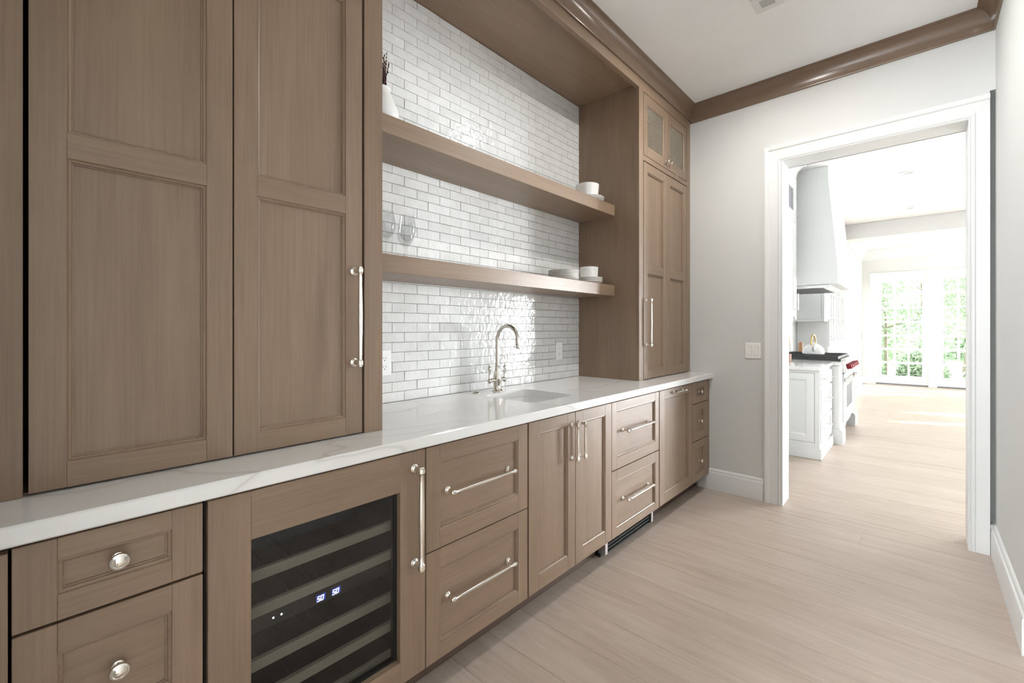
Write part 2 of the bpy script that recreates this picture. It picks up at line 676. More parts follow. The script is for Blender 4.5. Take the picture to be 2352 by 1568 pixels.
# beyond the range of single planks: joined boards
mb = MB()
y = rows[-1] + PITCH
while y < 13.1:
    x, xe = -1.36, (5.2 if y < 9.5 else 9.0)
    L = rnd.uniform(0.5, 1.9)
    while x < xe - 0.02:
        e = min(x + L, xe)
        mb.box(x + 0.0006, e - 0.0006, y + 0.0006, y + PITCH - 0.0006, -0.0155, 0.0, 0.0013)
        x = e
        L = rnd.uniform(1.5, 2.3)
    y += PITCH
o = mb.build('far_planks', 'oakfloor', floor, (0, 0, 0))
tag(o, None, None, None, 'stuff')
# hall floor
mb = MB()
y = rows[0] - 0.0
for i in range(17):
    yy = -0.31 - i * PITCH + 0.2 * 0 - 0.0
    mb.box(-1.8, 1.5, yy - PITCH + 0.0005, yy - 0.0005, -0.0155, 0, 0.0013)
tag(mb.build('hall_planks', 'oakfloor', floor, (0, 0, 0)), None, None, None, 'stuff')

mb = MB()  # floor beyond the added side opening
for i in range(20):
    mb.box(XR + 0.13, 2.8, -0.3 + i * PITCH + 0.0005, -0.3 + (i + 1) * PITCH - 0.0005, -0.0155, 0, 0.0013)
tag(mb.build('side_planks', 'oakfloor', floor, (0, 0, 0)), None, None, None, 'stuff')

# ------------------------------------------------------------------ glazed tiles on the left wall
TW, TH, TZ0 = 0.1435, 0.0477, 0.915


def tile_mesh(w, h, seed):
    """slightly pillowed, uneven glazed brick; local: face towards +X, from (0,0) to (w,h)"""
    r = random.Random(seed)
    mb = MB()
    nx, nz = 4, 2
    g = 0.0008
    b = 0.0010
    front, fs = [], []
    for j in range(nz + 1):
        for i in range(nx + 1):
            yy = g + b + (w - 2 * g - 2 * b) * i / nx
            zz = g + b + (h - 2 * g - 2 * b) * j / nz
            front.append((r.uniform(-0.00035, 0.00035), yy + r.uniform(-.0005, .0005) * (0 < i < nx), zz))
    mb.v = list(front)
    W_ = nx + 1
    for j in range(nz):
        for i in range(nx):
            mb.f.append((j * W_ + i, j * W_ + i + 1, (j + 1) * W_ + i + 1, (j + 1) * W_ + i))
    ring = [i for i in range(W_)] + [j * W_ + nx for j in range(1, nz + 1)] + [nz * W_ + i for i in range(nx - 1, -1, -1)] + [j * W_ for j in range(nz - 1, 0, -1)]

    def off(k, d, x):
        _, yy, zz = front[k]
        i, j = k % W_, k // W_
        yy += -d if i == 0 else (d if i == nx else 0)
        zz += -d if j == 0 else (d if j == nz else 0)
        return (x, yy, zz)
    o1 = len(mb.v)
    mb.v += [off(k, b, -0.0022) for k in ring]
    o2 = len(mb.v)
    mb.v += [off(k, b, -0.009) for k in ring]
    n = len(ring)
    for i in range(n):
        j = (i + 1) % n
        mb.f.append((ring[i], o1 + i, o1 + j, ring[j]))
        mb.f.append((o1 + i, o2 + i, o2 + j, o1 + j))
    mb.mi = [0] * len(mb.f)
    return mb


tile_protos = []
for i in range(8):
    o = tile_mesh(TW, TH, 50 + i).build('tile_source', 'tile', None, (0, 0, 0), True, True, 28)
    tile_protos.append(o.data)
    bpy.data.objects.remove(o)
Y0T, Y1T, Z1T = 0.80, 2.7415, 2.908
cells = []
nrow = int((Z1T - TZ0) / TH) + 1
rt = random.Random(11)
OUTLETS = [(1.085, 1.153, 1.046, 1.167), (2.454, 2.525, 1.047, 1.174)]
for k in range(nrow):
    z0 = TZ0 + k * TH
    z1 = min(z0 + TH, Z1T)
    ph = 1.231 if k % 2 == 0 else 1.162
    n0 = math.floor((Y0T - ph) / TW)
    yy = ph + n0 * TW
    while yy < Y1T:
        a, b_ = max(yy, Y0T), min(yy + TW, Y1T)
        if b_ - a > 0.012:
            cells.append((a, b_, z0, z1, b_ - a > TW - 1e-4 and z1 - z0 > TH - 1e-4))
        yy += TW
hidden = lambda c: c[1] < 1.09 or (1.47 < c[2] and c[3] < 1.60) or (2.02 < c[2] and c[3] < 2.15)
cells.sort(key=lambda c: (hidden(c), XT ** 2 + ((c[0] + c[1]) / 2) ** 2 + (c[2] - 1.271) ** 2))
rest = MB()
for i, (a, b_, z0, z1, full) in enumerate(cells):
    tilt = (rt.uniform(-0.0008, 0.0008), rt.uniform(-0.010, 0.010), rt.uniform(-0.005, 0.005))
    proud = rt.uniform(-0.0007, 0.0007)
    if i < 295:
        if full:
            o = bpy.data.objects.new('tile', rt.choice(tile_protos))
            COL.objects.link(o)
        else:
            o = tile_mesh(b_ - a, z1 - z0, i).build('tile', 'tile', None, (0, 0, 0), True, True, 28)
        o.parent = wl
        o.location = (XT + proud, a, z0)
        o.rotation_euler = tilt
    else:
        t = tile_mesh(b_ - a, z1 - z0, i)
        mt = Matrix.Translation((XT + proud, a, z0)) @ (Matrix.Rotation(tilt[2], 4, 'Z') @ Matrix.Rotation(tilt[1], 4, 'Y'))
        rest.add([mt @ Vector(p) for p in t.v], t.f)
tag(rest.build('tile_field', 'tile', wl, (0, 0, 0), True, True, 28), None, None, None, 'stuff')


# ------------------------------------------------------------------ cabinet fittings
def pull(name, parent, origin, a, b, nrm=(1, 0, 0), stand=0.038, r=0.006, mat='nickel', bs=1.08):
    """bar pull with rosettes from surface point a to surface point b"""
    a, b, nrm = Vector(a), Vector(b), Vector(nrm)
    ax = (b - a).normalized()
    L = (b - a).length
    mb = MB()
    k = r / 0.006
    for p in (a, b):
        mb.lathe(p, nrm, [(0.0, 0.0), (0.0125 * k, 0.0), (0.0125 * k, 0.0025), (0.0105 * k, 0.004), (0.0105 * k, 0.0065),
                          (0.0070 * k, 0.009), (0.0048 * k, 0.013), (0.0044 * k, stand)], 18)
    c = a + nrm * stand
    e = 0.012 * k
    q = k * bs
    mb.lathe(c, ax, [(0, -e), (0.0052 * q, -e), (0.0066 * q, -e + 0.002), (0.0066 * q, -e + 0.005), (0.0082 * q, -0.006 * k), (0.0084 * q, 0), (0.0082 * q, 0.006 * k),
                     (0.0064 * q, 0.009 * k), (0.0054 * q, 0.011 * k), (0.0052 * q, L * 0.12), (0.0066 * q, L * 0.35), (0.0071 * q, L * 0.5), (0.0066 * q, L * 0.65),
                     (0.0052 * q, L * 0.88), (0.0054 * q, L - 0.011 * k), (0.0064 * q, L - 0.009 * k), (0.0082 * q, L - 0.006 * k), (0.0084 * q, L), (0.0082 * q, L + 0.006 * k),
                     (0.0066 * q, L + e - 0.005), (0.0066 * q, L + e - 0.002), (0.0052 * q, L + e), (0, L + e)], 18)
    o = mb.build(name, mat, parent, origin, True)
    o['label'] = 'polished nickel bar pull with round rosettes'
    return o


def knob(parent, origin, p, k=1.0, nrm=(1, 0, 0)):
    mb = MB()
    mb.lathe(p, nrm, [(0, 0), (0.011 * k, 0), (0.011 * k, 0.002), (0.007 * k, 0.004), (0.005 * k, 0.008), (0.005 * k, 0.014),
                      (0.010 * k, 0.017), (0.0165 * k, 0.021), (0.0172 * k, 0.024), (0.0160 * k, 0.027), (0.0125 * k, 0.0285), (0.0115 * k, 0.0275),
                      (0.0085 * k, 0.0290), (0.004 * k, 0.0305), (0, 0.031)], 24)
    o = mb.build('knob', 'nickel', parent, origin, True)
    o['label'] = 'polished nickel knob'
    return o


def panel_rings(mb, xf, r, depth=0.012, sgn=1):
    """moulding from the frame's opening edge down to the recessed panel; r=(y0,y1,z0,z1)"""
    y0, y1, z0, z1 = r

    def lp(d, dep):
        return [(xf - sgn * dep, y0 + d, z0 + d), (xf - sgn * dep, y1 - d, z0 + d), (xf - sgn * dep, y1 - d, z1 - d), (xf - sgn * dep, y0 + d, z1 - d)]
    mb.rings([lp(-0.001, 0.0008), lp(0.0, 0.0008), lp(0.0012, 0.0035), (lp(0.0035, 0.0030)), lp(0.0068, 0.0048), lp(0.0085, 0.0085), lp(0.0105, 0.0088), lp(0.0108, depth)], 0, True)


def shaker(name, parent, origin, xf, y0, y1, z0, z1, openings, grain='v', th=0.021, panels=True, pmat=None):
    """frame-and-panel door/drawer front: one mesh for stiles and rails, a panel sub-part per opening"""
    mb = MB()
    oy0, oy1 = openings[0][0], openings[0][1]
    c = 0.0011
    sv = 1 if grain == 'h' else 0
    mb.box(xf - th, xf, y0, oy0, z0, z1, c, 0)
    mb.box(xf - th, xf, oy1, y1, z0, z1, c, 0)
    zs = [z0] + [v for o_ in openings for v in (o_[2], o_[3])] + [z1]
    for i in range(0, len(zs), 2):
        mb.box(xf - th, xf - 0.0002, oy0, oy1, zs[i], zs[i + 1], 0.0006, 1)
    d = mb.build(name, ['wood_v', 'wood_h'], parent, origin)
    if panels:
        for o_ in openings:
            p = MB()
            panel_rings(p, xf, o_)
            p.build('panel', 'wood_h' if grain == 'h' else 'wood_v', d, origin)
    return d


def carcass(parent, origin, y0, y1, x0=-1.842, x1=-1.2475, z0=0.105, z1=0.874, mat='carcass', open_top=False):
    t = 0.018
    mb = MB()
    mb.box(x0, x1, y0, y0 + t, z0, z1)
    mb.box(x0, x1, y1 - t, y1, z0, z1)
    mb.box(x0, x1 - 0.001, y0 + t, y1 - t, z0, z0 + t)
    mb.box(x0, x0 + 0.008, y0 + t, y1 - t, z0 + t, z1)
    mb.box(x1 - 0.06, x1 - 0.001, y0 + t, y1 - t, z1 - t, z1)
    return mb.build('body', mat, parent, origin)


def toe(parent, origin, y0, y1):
    return MB().box(-1.345, -1.330, y0, y1, 0, 0.104).build('toe_kick', 'carcass', parent, origin)  # same stain as the doors; toe-space shade is put into this darker colour


ZB, ZT = 0.1215, 0.864

# knob drawer stack at the near end
org = (-1.54, 0.09, 0)
t = thing('drawer_cabinet', org, 'brown drawer cabinet with round knobs left of the wine cooler', 'cabinet')
carcass(t, org, -0.095, 0.268)
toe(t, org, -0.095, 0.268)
MB().box(XB - 0.021, XB, -0.095, -0.0335, ZB, 0.858, 0.001).build('filler', 'wood_v', t, org)
for (za, zb, pa, pb, kz) in ((0.7040, ZT, 0.754, 0.822, 0.789), (0.428, 0.698, 0.478, 0.641, 0.562), (ZB, 0.422, 0.175, 0.368, 0.272)):
    d = shaker('drawer', t, org, XB, -0.029, 0.2655, za, zb, [(0.030, 0.208, pa, pb)], 'h')
    knob(d, org, (XB - 0.012, 0.119, kz), 1.0)

# wine cooler
org = (-1.54, 0.583, 0)
t = thing('wine_cooler', org, 'built-in wine cooler with brown wood door frame and dark glass', 'wine cooler')
mb = MB()
yA, yB = 0.272, 0.8955
mb.box(-1.842, -1.2475, yA, yA + 0.03, 0.105, 0.874)
mb.box(-1.842, -1.2475, yB - 0.03, yB, 0.105, 0.874)
mb.box(-1.842, -1.249, yA + 0.03, yB - 0.03, 0.105, 0.14)
mb.box(-1.842, -1.249, yA + 0.03, yB - 0.03, 0.82, 0.858)
mb.box(-1.842, -1.82, yA + 0.03, yB - 0.03, 0.14, 0.82)
mb.build('body', 'dark', t, org)
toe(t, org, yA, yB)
d = MB()
g0, g1, gz0, gz1 = 0.367, 0.797, 0.195, 0.742
d.box(XB - 0.021, XB, 0.2755, g0, ZB, ZT, 0.0011, 0)
d.box(XB - 0.021, XB, g1, 0.8945, ZB, ZT, 0.0011, 0)
d.box(XB - 0.021, XB - 0.0002, g0, g1, ZB, gz0, 0.0006, 1)
d.box(XB - 0.021, XB - 0.0002, g0, g1, gz1, ZT, 0.0006, 1)
door = d.build('door', ['wood_v', 'wood_h'], t, org)
fr = MB()
fr.box(XB - 0.040, XB - 0.0215, g0 - 0.03, g0 + 0.004, gz0 - 0.03, gz1 + 0.03)
fr.box(XB - 0.040, XB - 0.0215, g1 - 0.010, g1 + 0.03, gz0 - 0.03, gz1 + 0.03)
fr.box(XB - 0.040, XB - 0.0215, g0 + 0.004, g1 - 0.010, gz0 - 0.03, gz0 + 0.006)
fr.box(XB - 0.040, XB - 0.0215, g0 + 0.004, g1 - 0.010, gz1 - 0.004, gz1 + 0.03)
fr.build('gasket', 'black', door, org)
gl = MB().box(XB - 0.026, XB - 0.022, g0 - 0.002, g1 + 0.002, gz0 - 0.002, gz1 + 0.002).build('glass_pane', 'tinted', door, org)
gl['label'] = 'dark tinted glass pane'
pull('handle', door, org, (XB, 0.850, 0.497), (XB, 0.850, 0.808), r=0.0068, stand=0.040, bs=1.35)
for zc in (0.6165, 0.5205, 0.3795, 0.2835, 0.1875):
    s = MB()
    s.box(-1.300, -1.285, yA + 0.036, yB - 0.036, zc - 0.0145, zc + 0.0145, 0.001)
    sh = s.build('rack', 'slat', t, org)
    w = MB()
    for q in range(7):
        yy = yA + 0.06 + q * (yB - yA - 0.12) / 6
        w.tube([(-1.300, yy, zc - 0.008), (-1.81, yy, zc - 0.008)], 0.002, 6)
    tag(w.build('rack_wires', 'dark', sh, org), None, None, None, 'stuff')
cp = MB().box(-1.315, -1.293, yA + 0.036, yB - 0.036, 0.462, 0.503).build('control_panel', 'black', t, org)
# 50  50 in slanted seven-segment figures
SEG = {'5': 'afgcd', '0': 'abcdef'}


def seg_digit(mb, ch, y, z, w=0.0065, h=0.013, x=-1.2925, sl=0.18):
    th = 0.0017
    P = {'a': (0, h, w, h), 'd': (0, 0, w, 0), 'g': (0, h / 2, w, h / 2), 'f': (0, h / 2, 0, h), 'b': (w, h / 2, w, h), 'e': (0, 0, 0, h / 2), 'c': (w, 0, w, h / 2)}
    for s_ in SEG[ch]:
        a0, b0, a1, b1 = P[s_]
        if b0 == b1:
            q = [(a0 - th / 2, b0 - th / 2), (a1 + th / 2, b0 - th / 2), (a1 + th / 2, b0 + th / 2), (a0 - th / 2, b0 + th / 2)]
        else:
            q = [(a0 - th / 2, b0), (a0 + th / 2, b0), (a0 + th / 2, b1), (a0 - th / 2, b1)]
        mb.prism([(y + u + sl * v, z + v) for u, v in q], x, x + 0.0006, 'x')


lb = MB()
for yc in (0.560, 0.606):
    lb.box(-1.2928, -1.2926, yc - 0.003, yc + 0.025, 0.4685, 0.4885)
lb.build('display_glow', 'led_blue', cp, org)
for yc in (0.560, 0.606):
    ld = MB()
    seg_digit(ld, '5', yc, 0.471)
    seg_digit(ld, '0', yc + 0.0105, 0.471)
    ld.build('digits', 'led', cp, org)
for yc in (0.441, 0.462):
    MB().lathe((-1.2927, yc, 0.482), (1, 0, 0), [(0, 0), (0.0026, 0), (0.0026, 0.0008), (0, 0.0008)], 10).build('indicator', 'led', cp, org)

# two-drawer cabinet
org = (-1.54, 1.16, 0)
t = thing('drawer_cabinet', org, 'brown two-drawer cabinet with bar pulls between wine cooler and sink cabinet', 'cabinet')
carcass(t, org, 0.897, 1.427)
toe(t, org, 0.897, 1.427)
for za, zb, pa, pb, hz in ((0.507, ZT, 0.577, 0.808, 0.694), (ZB, 0.503, 0.177, 0.439, 0.319)):
    d = shaker('drawer', t, org, XB, 0.8985, 1.423, za, zb, [(0.957, 1.364, pa, pb)], 'h')
    pull('handle', d, org, (XB - 0.012, 0.999, hz), (XB - 0.012, 1.312, hz), r=0.0062)

# sink cabinet
org = (-1.54, 1.777, 0)
t = thing('sink_cabinet', org, 'brown two-door sink cabinet below the basin', 'cabinet')
carcass(t, org, 1.428, 2.121, z1=0.68)
MB().box(-1.266, -1.2475, 1.446, 2.103, 0.68, 0.874).build('top_rail', 'carcass', t, org)
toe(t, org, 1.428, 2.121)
MB().box(-1.842, -1.2475, 1.428, 1.446, 0.68, 0.874).build('side_panel', 'carcass', t, org)
MB().box(-1.842, -1.2475, 2.103, 2.121, 0.68, 0.874).build('side_panel', 'carcass', t, org)
d = shaker('door', t, org, XB, 1.4325, 1.7775, ZB, ZT, [(1.499, 1.717, 0.186, 0.808)], 'v')
pull('handle', d, org, (XB, 1.747, 0.648), (XB, 1.747, 0.807), r=0.0058)
d = shaker('door', t, org, XB, 1.7805, 2.1195, ZB, ZT, [(1.843, 2.057, 0.186, 0.808)], 'v')
pull('handle', d, org, (XB, 1.810, 0.648), (XB, 1.810, 0.807), r=0.0058)

# refrigerator drawers
org = (-1.54, 2.42, 0)
t = thing('drawer_refrigerator', org, 'panelled refrigerator with two bar-pull drawers and black floor grille', 'refrigerator')
carcass(t, org, 2.1215, 2.715, z0=0.12)
for za, zb, pa, pb, hz in ((0.493, ZT, 0.557, 0.814, 0.694), (ZB, 0.488, 0.165, 0.427, 0.307)):
    d = shaker('drawer', t, org, XB, 2.1225, 2.712, za, zb, [(2.178, 2.657, pa, pb)], 'h')
    pull('handle', d, org, (XB - 0.012, 2.262, hz), (XB - 0.012, 2.572, hz), r=0.0062)
gr = MB().box(-1.32, -1.298, 2.125, 2.712, 0.0, 0.119).build('grille', 'black', t, org)
for k in range(5):
    MB().box(-1.298, -1.276, 2.14, 2.70, 0.016 + k * 0.020, 0.024 + k * 0.020, 0.001).build('slat', 'dark', gr, org)
for yy in (2.124, 2.688):
    MB().box(-1.310, -1.266, yy, yy + 0.026, 0.022, 0.112, 0.001).build('bracket', 'steel', t, org)['label'] = 'bright steel corner bracket'

# dishwasher
org = (-1.54, 3.0, 0)
t = thing('dishwasher', org, 'wood-panelled dishwasher with a small bar pull on its top rail', 'dishwasher')
carcass(t, org, 2.717, 3.280)
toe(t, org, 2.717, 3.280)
d = shaker('door', t, org, XB, 2.7225, 3.2785, ZB, ZT, [(2.800, 3.207, 0.187, 0.808)], 'v')
pull('handle', d, org, (XB, 2.935, 0.838), (XB, 3.085, 0.838), r=0.0052, stand=0.03)

# end drawer stack
org = (-1.54, 3.455, 0)
t = thing('drawer_cabinet', org, 'brown drawer cabinet with knobs beside the doorway wall', 'cabinet')
carcass(t, org, 3.281, 3.632)
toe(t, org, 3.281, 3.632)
for za, zb, pa, pb, kz in ((0.708, ZT, 0.752, 0.818, 0.787), (0.427, 0.702, 0.477, 0.652, 0.565), (ZB, 0.421, 0.175, 0.368, 0.262)):
    d = shaker('drawer', t, org, XB, 3.284, 3.592, za, zb, [(3.352, 3.524, pa, pb)], 'h')
    knob(d, org, (XB - 0.012, 3.438, kz), 0.9)
MB().box(XB - 0.021, XB, 3.594, 3.632, ZB, ZT, 0.001).build('filler', 'wood_v', t, org)

# ------------------------------------------------------------------ countertop with sink cut-out
CX0, CX1, CZ0, CZ1 = -1.850, -1.196, 0.876, 0.915
SX0, SX1, SY0, SY1 = -1.690, -1.345, 1.600, 1.945


def rrect(x0, x1, y0, y1, r, n=6):
    out = []
    for cx, cy, a in ((x1 - r, y1 - r, 0), (x0 + r, y1 - r, 90), (x0 + r, y0 + r, 180), (x1 - r, y0 + r, 270)):
        for i in range(n + 1):
            t_ = math.radians(a + 90 * i / n)
            out.append((cx + r * math.cos(t_), cy + r * math.sin(t_)))
    return out


def counter():
    bm = bmesh.new()
    e = 0.0035
    hole = rrect(SX0, SX1, SY0, SY1, 0.045)

    def loop(pts, z):
        vs = [bm.verts.new((x, y_, z)) for x, y_ in pts]
        es = [bm.edges.new((vs[i], vs[(i + 1) % len(vs)])) for i in range(len(vs))]
        return vs, es
    out_t = [(CX0, -0.098), (CX1 - e, -0.098), (CX1 - e, 3.633), (CX0, 3.633)]
    out_s = [(CX0, -0.098), (CX1, -0.098), (CX1, 3.633), (CX0, 3.633)]
    vt, et = loop(out_t, CZ1)
    vh, eh = loop(hole, CZ1)
    bmesh.ops.triangle_fill(bm, use_beauty=True, edges=et + eh)
    v1, e1 = loop(out_s, CZ1 - e)
    v2, e2 = loop(out_s, CZ0 + e)
    v3, e3 = loop(out_t, CZ0)
    vh2, eh2 = loop(hole, CZ0)
    bmesh.ops.triangle_fill(bm, use_beauty=True, edges=e3 + eh2)
    for A, B in ((vt, v1), (v1, v2), (v2, v3), (vh, vh2)):
        for i in range(len(A)):
            j = (i + 1) % len(A)
            bm.faces.new((A[i], A[j], B[j], B[i]))
    bmesh.ops.recalc_face_normals(bm, faces=bm.faces)
    me = bpy.data.meshes.new('countertop')
    bm.to_mesh(me)
    bm.free()
    me.materials.append(M['quartz'])
    o = bpy.data.objects.new('countertop', me)
    COL.objects.link(o)
    return tag(o, 'long white quartz countertop with faint grey veins', 'countertop')


counter()

# undermount basin
org = ((SX0 + SX1) / 2, (SY0 + SY1) / 2, 0.70)
t = thing('sink', org, 'white undermount basin set into the quartz countertop', 'sink')
mb = MB()
zr = CZ0 - 0.0005


def rl(d, z, r=0.05):
    return [(x, y_, z) for x, y_ in rrect(SX0 + d, SX1 - d, SY0 + d, SY1 - d, r)]


mb.rings([rl(-0.022, 0.690, 0.06), rl(-0.022, zr - 0.010, 0.06), rl(-0.022, zr, 0.06), rl(-0.004, zr, 0.047), rl(-0.002, zr - 0.006, 0.046), rl(0.006, 0.735, 0.05), rl(0.018, 0.712, 0.05), rl(0.04, 0.702, 0.05)], 0, True)
mb.build('basin', 'sinkware', t, org, True)
MB().lathe((org[0] - 0.06, org[1], 0.7025), (0, 0, 1), [(0, 0), (0.038, 0), (0.038, 0.003), (0.030, 0.004), (0.026, 0.001), (0, 0.001)], 24).build('drain', 'nickel_faucet', t, org, True)

# faucet
FX, FY = -1.748, 1.769
org = (FX, FY, CZ1)
t = thing('faucet', org, 'nickel gooseneck faucet with two upright lever handles behind the basin', 'faucet')
mb = MB()
mb.lathe(org, (0, 0, 1), [(0, 0), (0.030, 0), (0.030, 0.004), (0.027, 0.008), (0.0245, 0.012), (0.0225, 0.020), (0.0215, 0.050), (0.0225, 0.054), (0.0225, 0.060),
                          (0.0235, 0.066), (0.0230, 0.080), (0.0180, 0.100), (0.0155, 0.112), (0.0155, 0.118), (0.0135, 0.124), (0.0125, 0.145), (0.0118, 0.146), (0, 0.146)], 28)
for sy in (-1, 1):
    mb.lathe((FX, FY, CZ1 + 0.060), (0, sy, 0.12), [(0.012, 0.005), (0.012, 0.022), (0.0085, 0.026), (0.0085, 0.040), (0.011, 0.043), (0.011, 0.052), (0.0085, 0.055), (0, 0.056)], 18)
mb.build('body', 'nickel_faucet', t, org, True)
for sy in (-1, 1):
    c = Vector((FX, FY + sy * 0.0605, CZ1 + 0.058))
    hb = MB().lathe(c, (0, 0, 1), [(0, -0.010), (0.006, -0.009), (0.0105, -0.004), (0.0115, 0.002), (0.0105, 0.009), (0.0065, 0.014), (0.0052, 0.018), (0.0062, 0.022), (0.0052, 0.026),
                                   (0.0062, 0.045), (0.0085, 0.066), (0.0092, 0.074), (0.0075, 0.081), (0.0045, 0.084), (0.0055, 0.087), (0.0045, 0.091), (0, 0.093)], 18)
    hb.build('handle', 'nickel_faucet', t, org, True)
R_ = 0.077
pts = [(FX, FY, CZ1 + 0.13 + i * 0.02) for i in range(0, 9)]
z_c = CZ1 + 0.29
for i in range(0, 15):
    a = math.radians(180 - i * 13.0)
    pts.append((FX + R_ + R_ * math.cos(a), FY, z_c + R_ * math.sin(a)))
pts.append((pts[-1][0] + 0.001, FY, CZ1 + 0.262))
sp = MB().tube(pts, [0.0112] * 5 + [0.0105] * (len(pts) - 5), 16)
tip = pts[-1]
sp.lathe((tip[0], FY, tip[2] + 0.006), (0, 0, -1), [(0.0105, 0), (0.0125, 0.002), (0.0125, 0.006), (0.0108, 0.008), (0.0115, 0.012), (0.0115, 0.022), (0.0105, 0.024), (0, 0.024)], 18)
sp.build('spout', 'nickel_faucet', t, org, True)

# air switch button beside the faucet
p = (-1.779, 1.640, CZ1)
o = MB().lathe(p, (0, 0, 1), [(0, 0), (0.021, 0), (0.021, 0.004), (0.018, 0.007), (0.013, 0.008), (0.013, 0.012), (0.0, 0.013)], 24).build('air_switch', 'nickel_faucet', None, p, True)
tag(o, 'small round nickel button on the counter left of the faucet', 'button')

# ------------------------------------------------------------------ upper tall cabinets
MESHW = {}


def wire_grille(parent, origin, xf, r):
    """diagonal woven wire in the opening"""
    y0, y1, z0, z1 = r
    mb = MB()
    stp = 0.0165
    w = (y1 - y0) + (z1 - z0)
    for dr in (0, 1):
        k = -(z1 - z0)
        i = 0
        while k < (y1 - y0):
            # line y = y0 + k + s, z = z0 + s  (or mirrored)
            s0, s1 = max(0, -k), min(z1 - z0, (y1 - y0) - k)
            if s1 - s0 > 0.004:
                n = max(2, int((s1 - s0) / (stp * 0.5)) + 1)
                pts = []
                for q in range(n + 1):
                    s_ = s0 + (s1 - s0) * q / n
                    yy = y0 + k + s_
                    if dr:
                        yy = y1 - k - s_
                    ph = math.sin(math.pi * (s_ / (stp * 0.5)) + i * math.pi + (math.pi if dr else 0))
                    pts.append((xf - 0.011 + 0.0026 * ph, yy, z0 + s_))
                mb.tube(pts, 0.0021, 5)
            k += stp
            i += 1
    o = mb.build('wire_mesh', 'meshwire', parent, origin, True)
    return tag(o, 'diagonal woven metal wire', None, None, 'stuff')


def tall_cabinet(y0, y1, doors, label, handle_y, end_panel, knobs):
    """doors: [(ya,yb,pa,pb)] two leaves"""
    org = ((XU + XT) / 2, (y0 + y1) / 2, CZ1)
    t = thing('tall_cabinet', org, label, 'cabinet')
    dy0, dy1 = doors[0][0] - 0.008, doors[1][1] + 0.008
    x0 = XT - 0.004
    b = MB()
    b.box(x0, XU - 0.023, y0, y0 + 0.02, CZ1 + 0.0005, ZC - 0.001, 0, 0)
    b.box(x0, XU - 0.023, y1 - 0.02, y1, CZ1 + 0.0005, ZC - 0.001, 0, 0)
    b.box(x0, XU - 0.024, y0 + 0.02, y1 - 0.02, CZ1 + 0.0005, CZ1 + 0.004, 0, 0)
    b.box(x0, XU - 0.024, y0 + 0.02, y1 - 0.02, 2.419, 2.437, 0, 0)
    b.box(x0, x0 + 0.006, y0 + 0.02, y1 - 0.02, CZ1 + 0.004, ZC - 0.01, 0, 1)
    b.build('body', ['wood_v', 'dark'], t, org)
    f = MB()
    c = 0.0010
    f.box(XU - 0.023, XU, y0, dy0, CZ1 + 0.0005, ZC - 0.001, c, 0)
    f.box(XU - 0.023, XU, dy1, y1, CZ1 + 0.0005, ZC - 0.001, c, 0)
    f.box(XU - 0.023, XU - 0.0002, dy0, dy1, 2.4115, 2.4465, 0.0006, 1)
    f.box(XU - 0.023, XU - 0.0002, dy0, dy1, 2.879, ZC - 0.001, 0.0006, 1)
    f.build('face_frame', ['wood_v', 'wood_h'], t, org)
    lv = []
    for ya, yb, pa, pb in doors:
        lv.append(shaker('door', t, org, XU - 0.0005, ya, yb, 0.9205, 2.405, [(pa, pb, 0.977, 1.645), (pa, pb, 1.701, 2.344)], 'v'))
        d = shaker('wire_door', t, org, XU - 0.0005, ya, yb, 2.4505, 2.875, [(pa, pb, 2.520, 2.808)], 'v', panels=False)
        fr_ = MB()
        panel_rings_open(fr_, XU - 0.0005, (pa, pb, 2.520, 2.808))
        fr_.build('bead', 'wood_v', d, org)
        wire_grille(d, org, XU - 0.0005, (pa, pb, 2.520, 2.808))
    pull('handle', lv[0 if handle_y < (y0 + y1) / 2 else 1], org, (XU, handle_y, 1.157), (XU, handle_y, 1.458), r=0.0066, stand=0.040)
    wd = [ch for ch in t.children if ch.name.startswith('wire_door')]
    for i, ky in enumerate(knobs):
        knob(wd[i], org, (XU, ky, 2.500), 0.85)
    # small ring catch on the middle rail
    cy = doors[1][0] + 0.14
    cm = MB().tube([(XU, cy, 2.443), (XU + 0.012, cy, 2.441), (XU + 0.016, cy, 2.430), (XU + 0.012, cy, 2.419), (XU, cy, 2.417)], 0.003, 8)
    cm.build('catch', 'nickel', t, org, True)
    return t


def panel_rings_open(mb, xf, r):
    y0, y1, z0, z1 = r

    def lp(d, dep):
        return [(xf - dep, y0 + d, z0 + d), (xf - dep, y1 - d, z0 + d), (xf - dep, y1 - d, z1 - d), (xf - dep, y0 + d, z1 - d)]
    mb.rings([lp(-0.001, 0.0008), lp(0.0, 0.0008), lp(0.002, 0.004), lp(0.005, 0.006), lp(0.006, 0.02)], 0, False)


tall_cabinet(-0.090, 0.824, [(-0.009, 0.367, 0.048, 0.307), (0.3705, 0.748, 0.428, 0.690)],
             'tall brown upper cabinet at the near end with one long pull', 0.719, 1, (0.335, 0.402))
tall_cabinet(2.742, 3.632, [(2.812, 3.184, 2.868, 3.128), (3.1865, 3.560, 3.244, 3.506)],
             'tall brown upper cabinet in the far corner with wire-mesh doors on top', 2.840, 0, (3.158, 3.214))

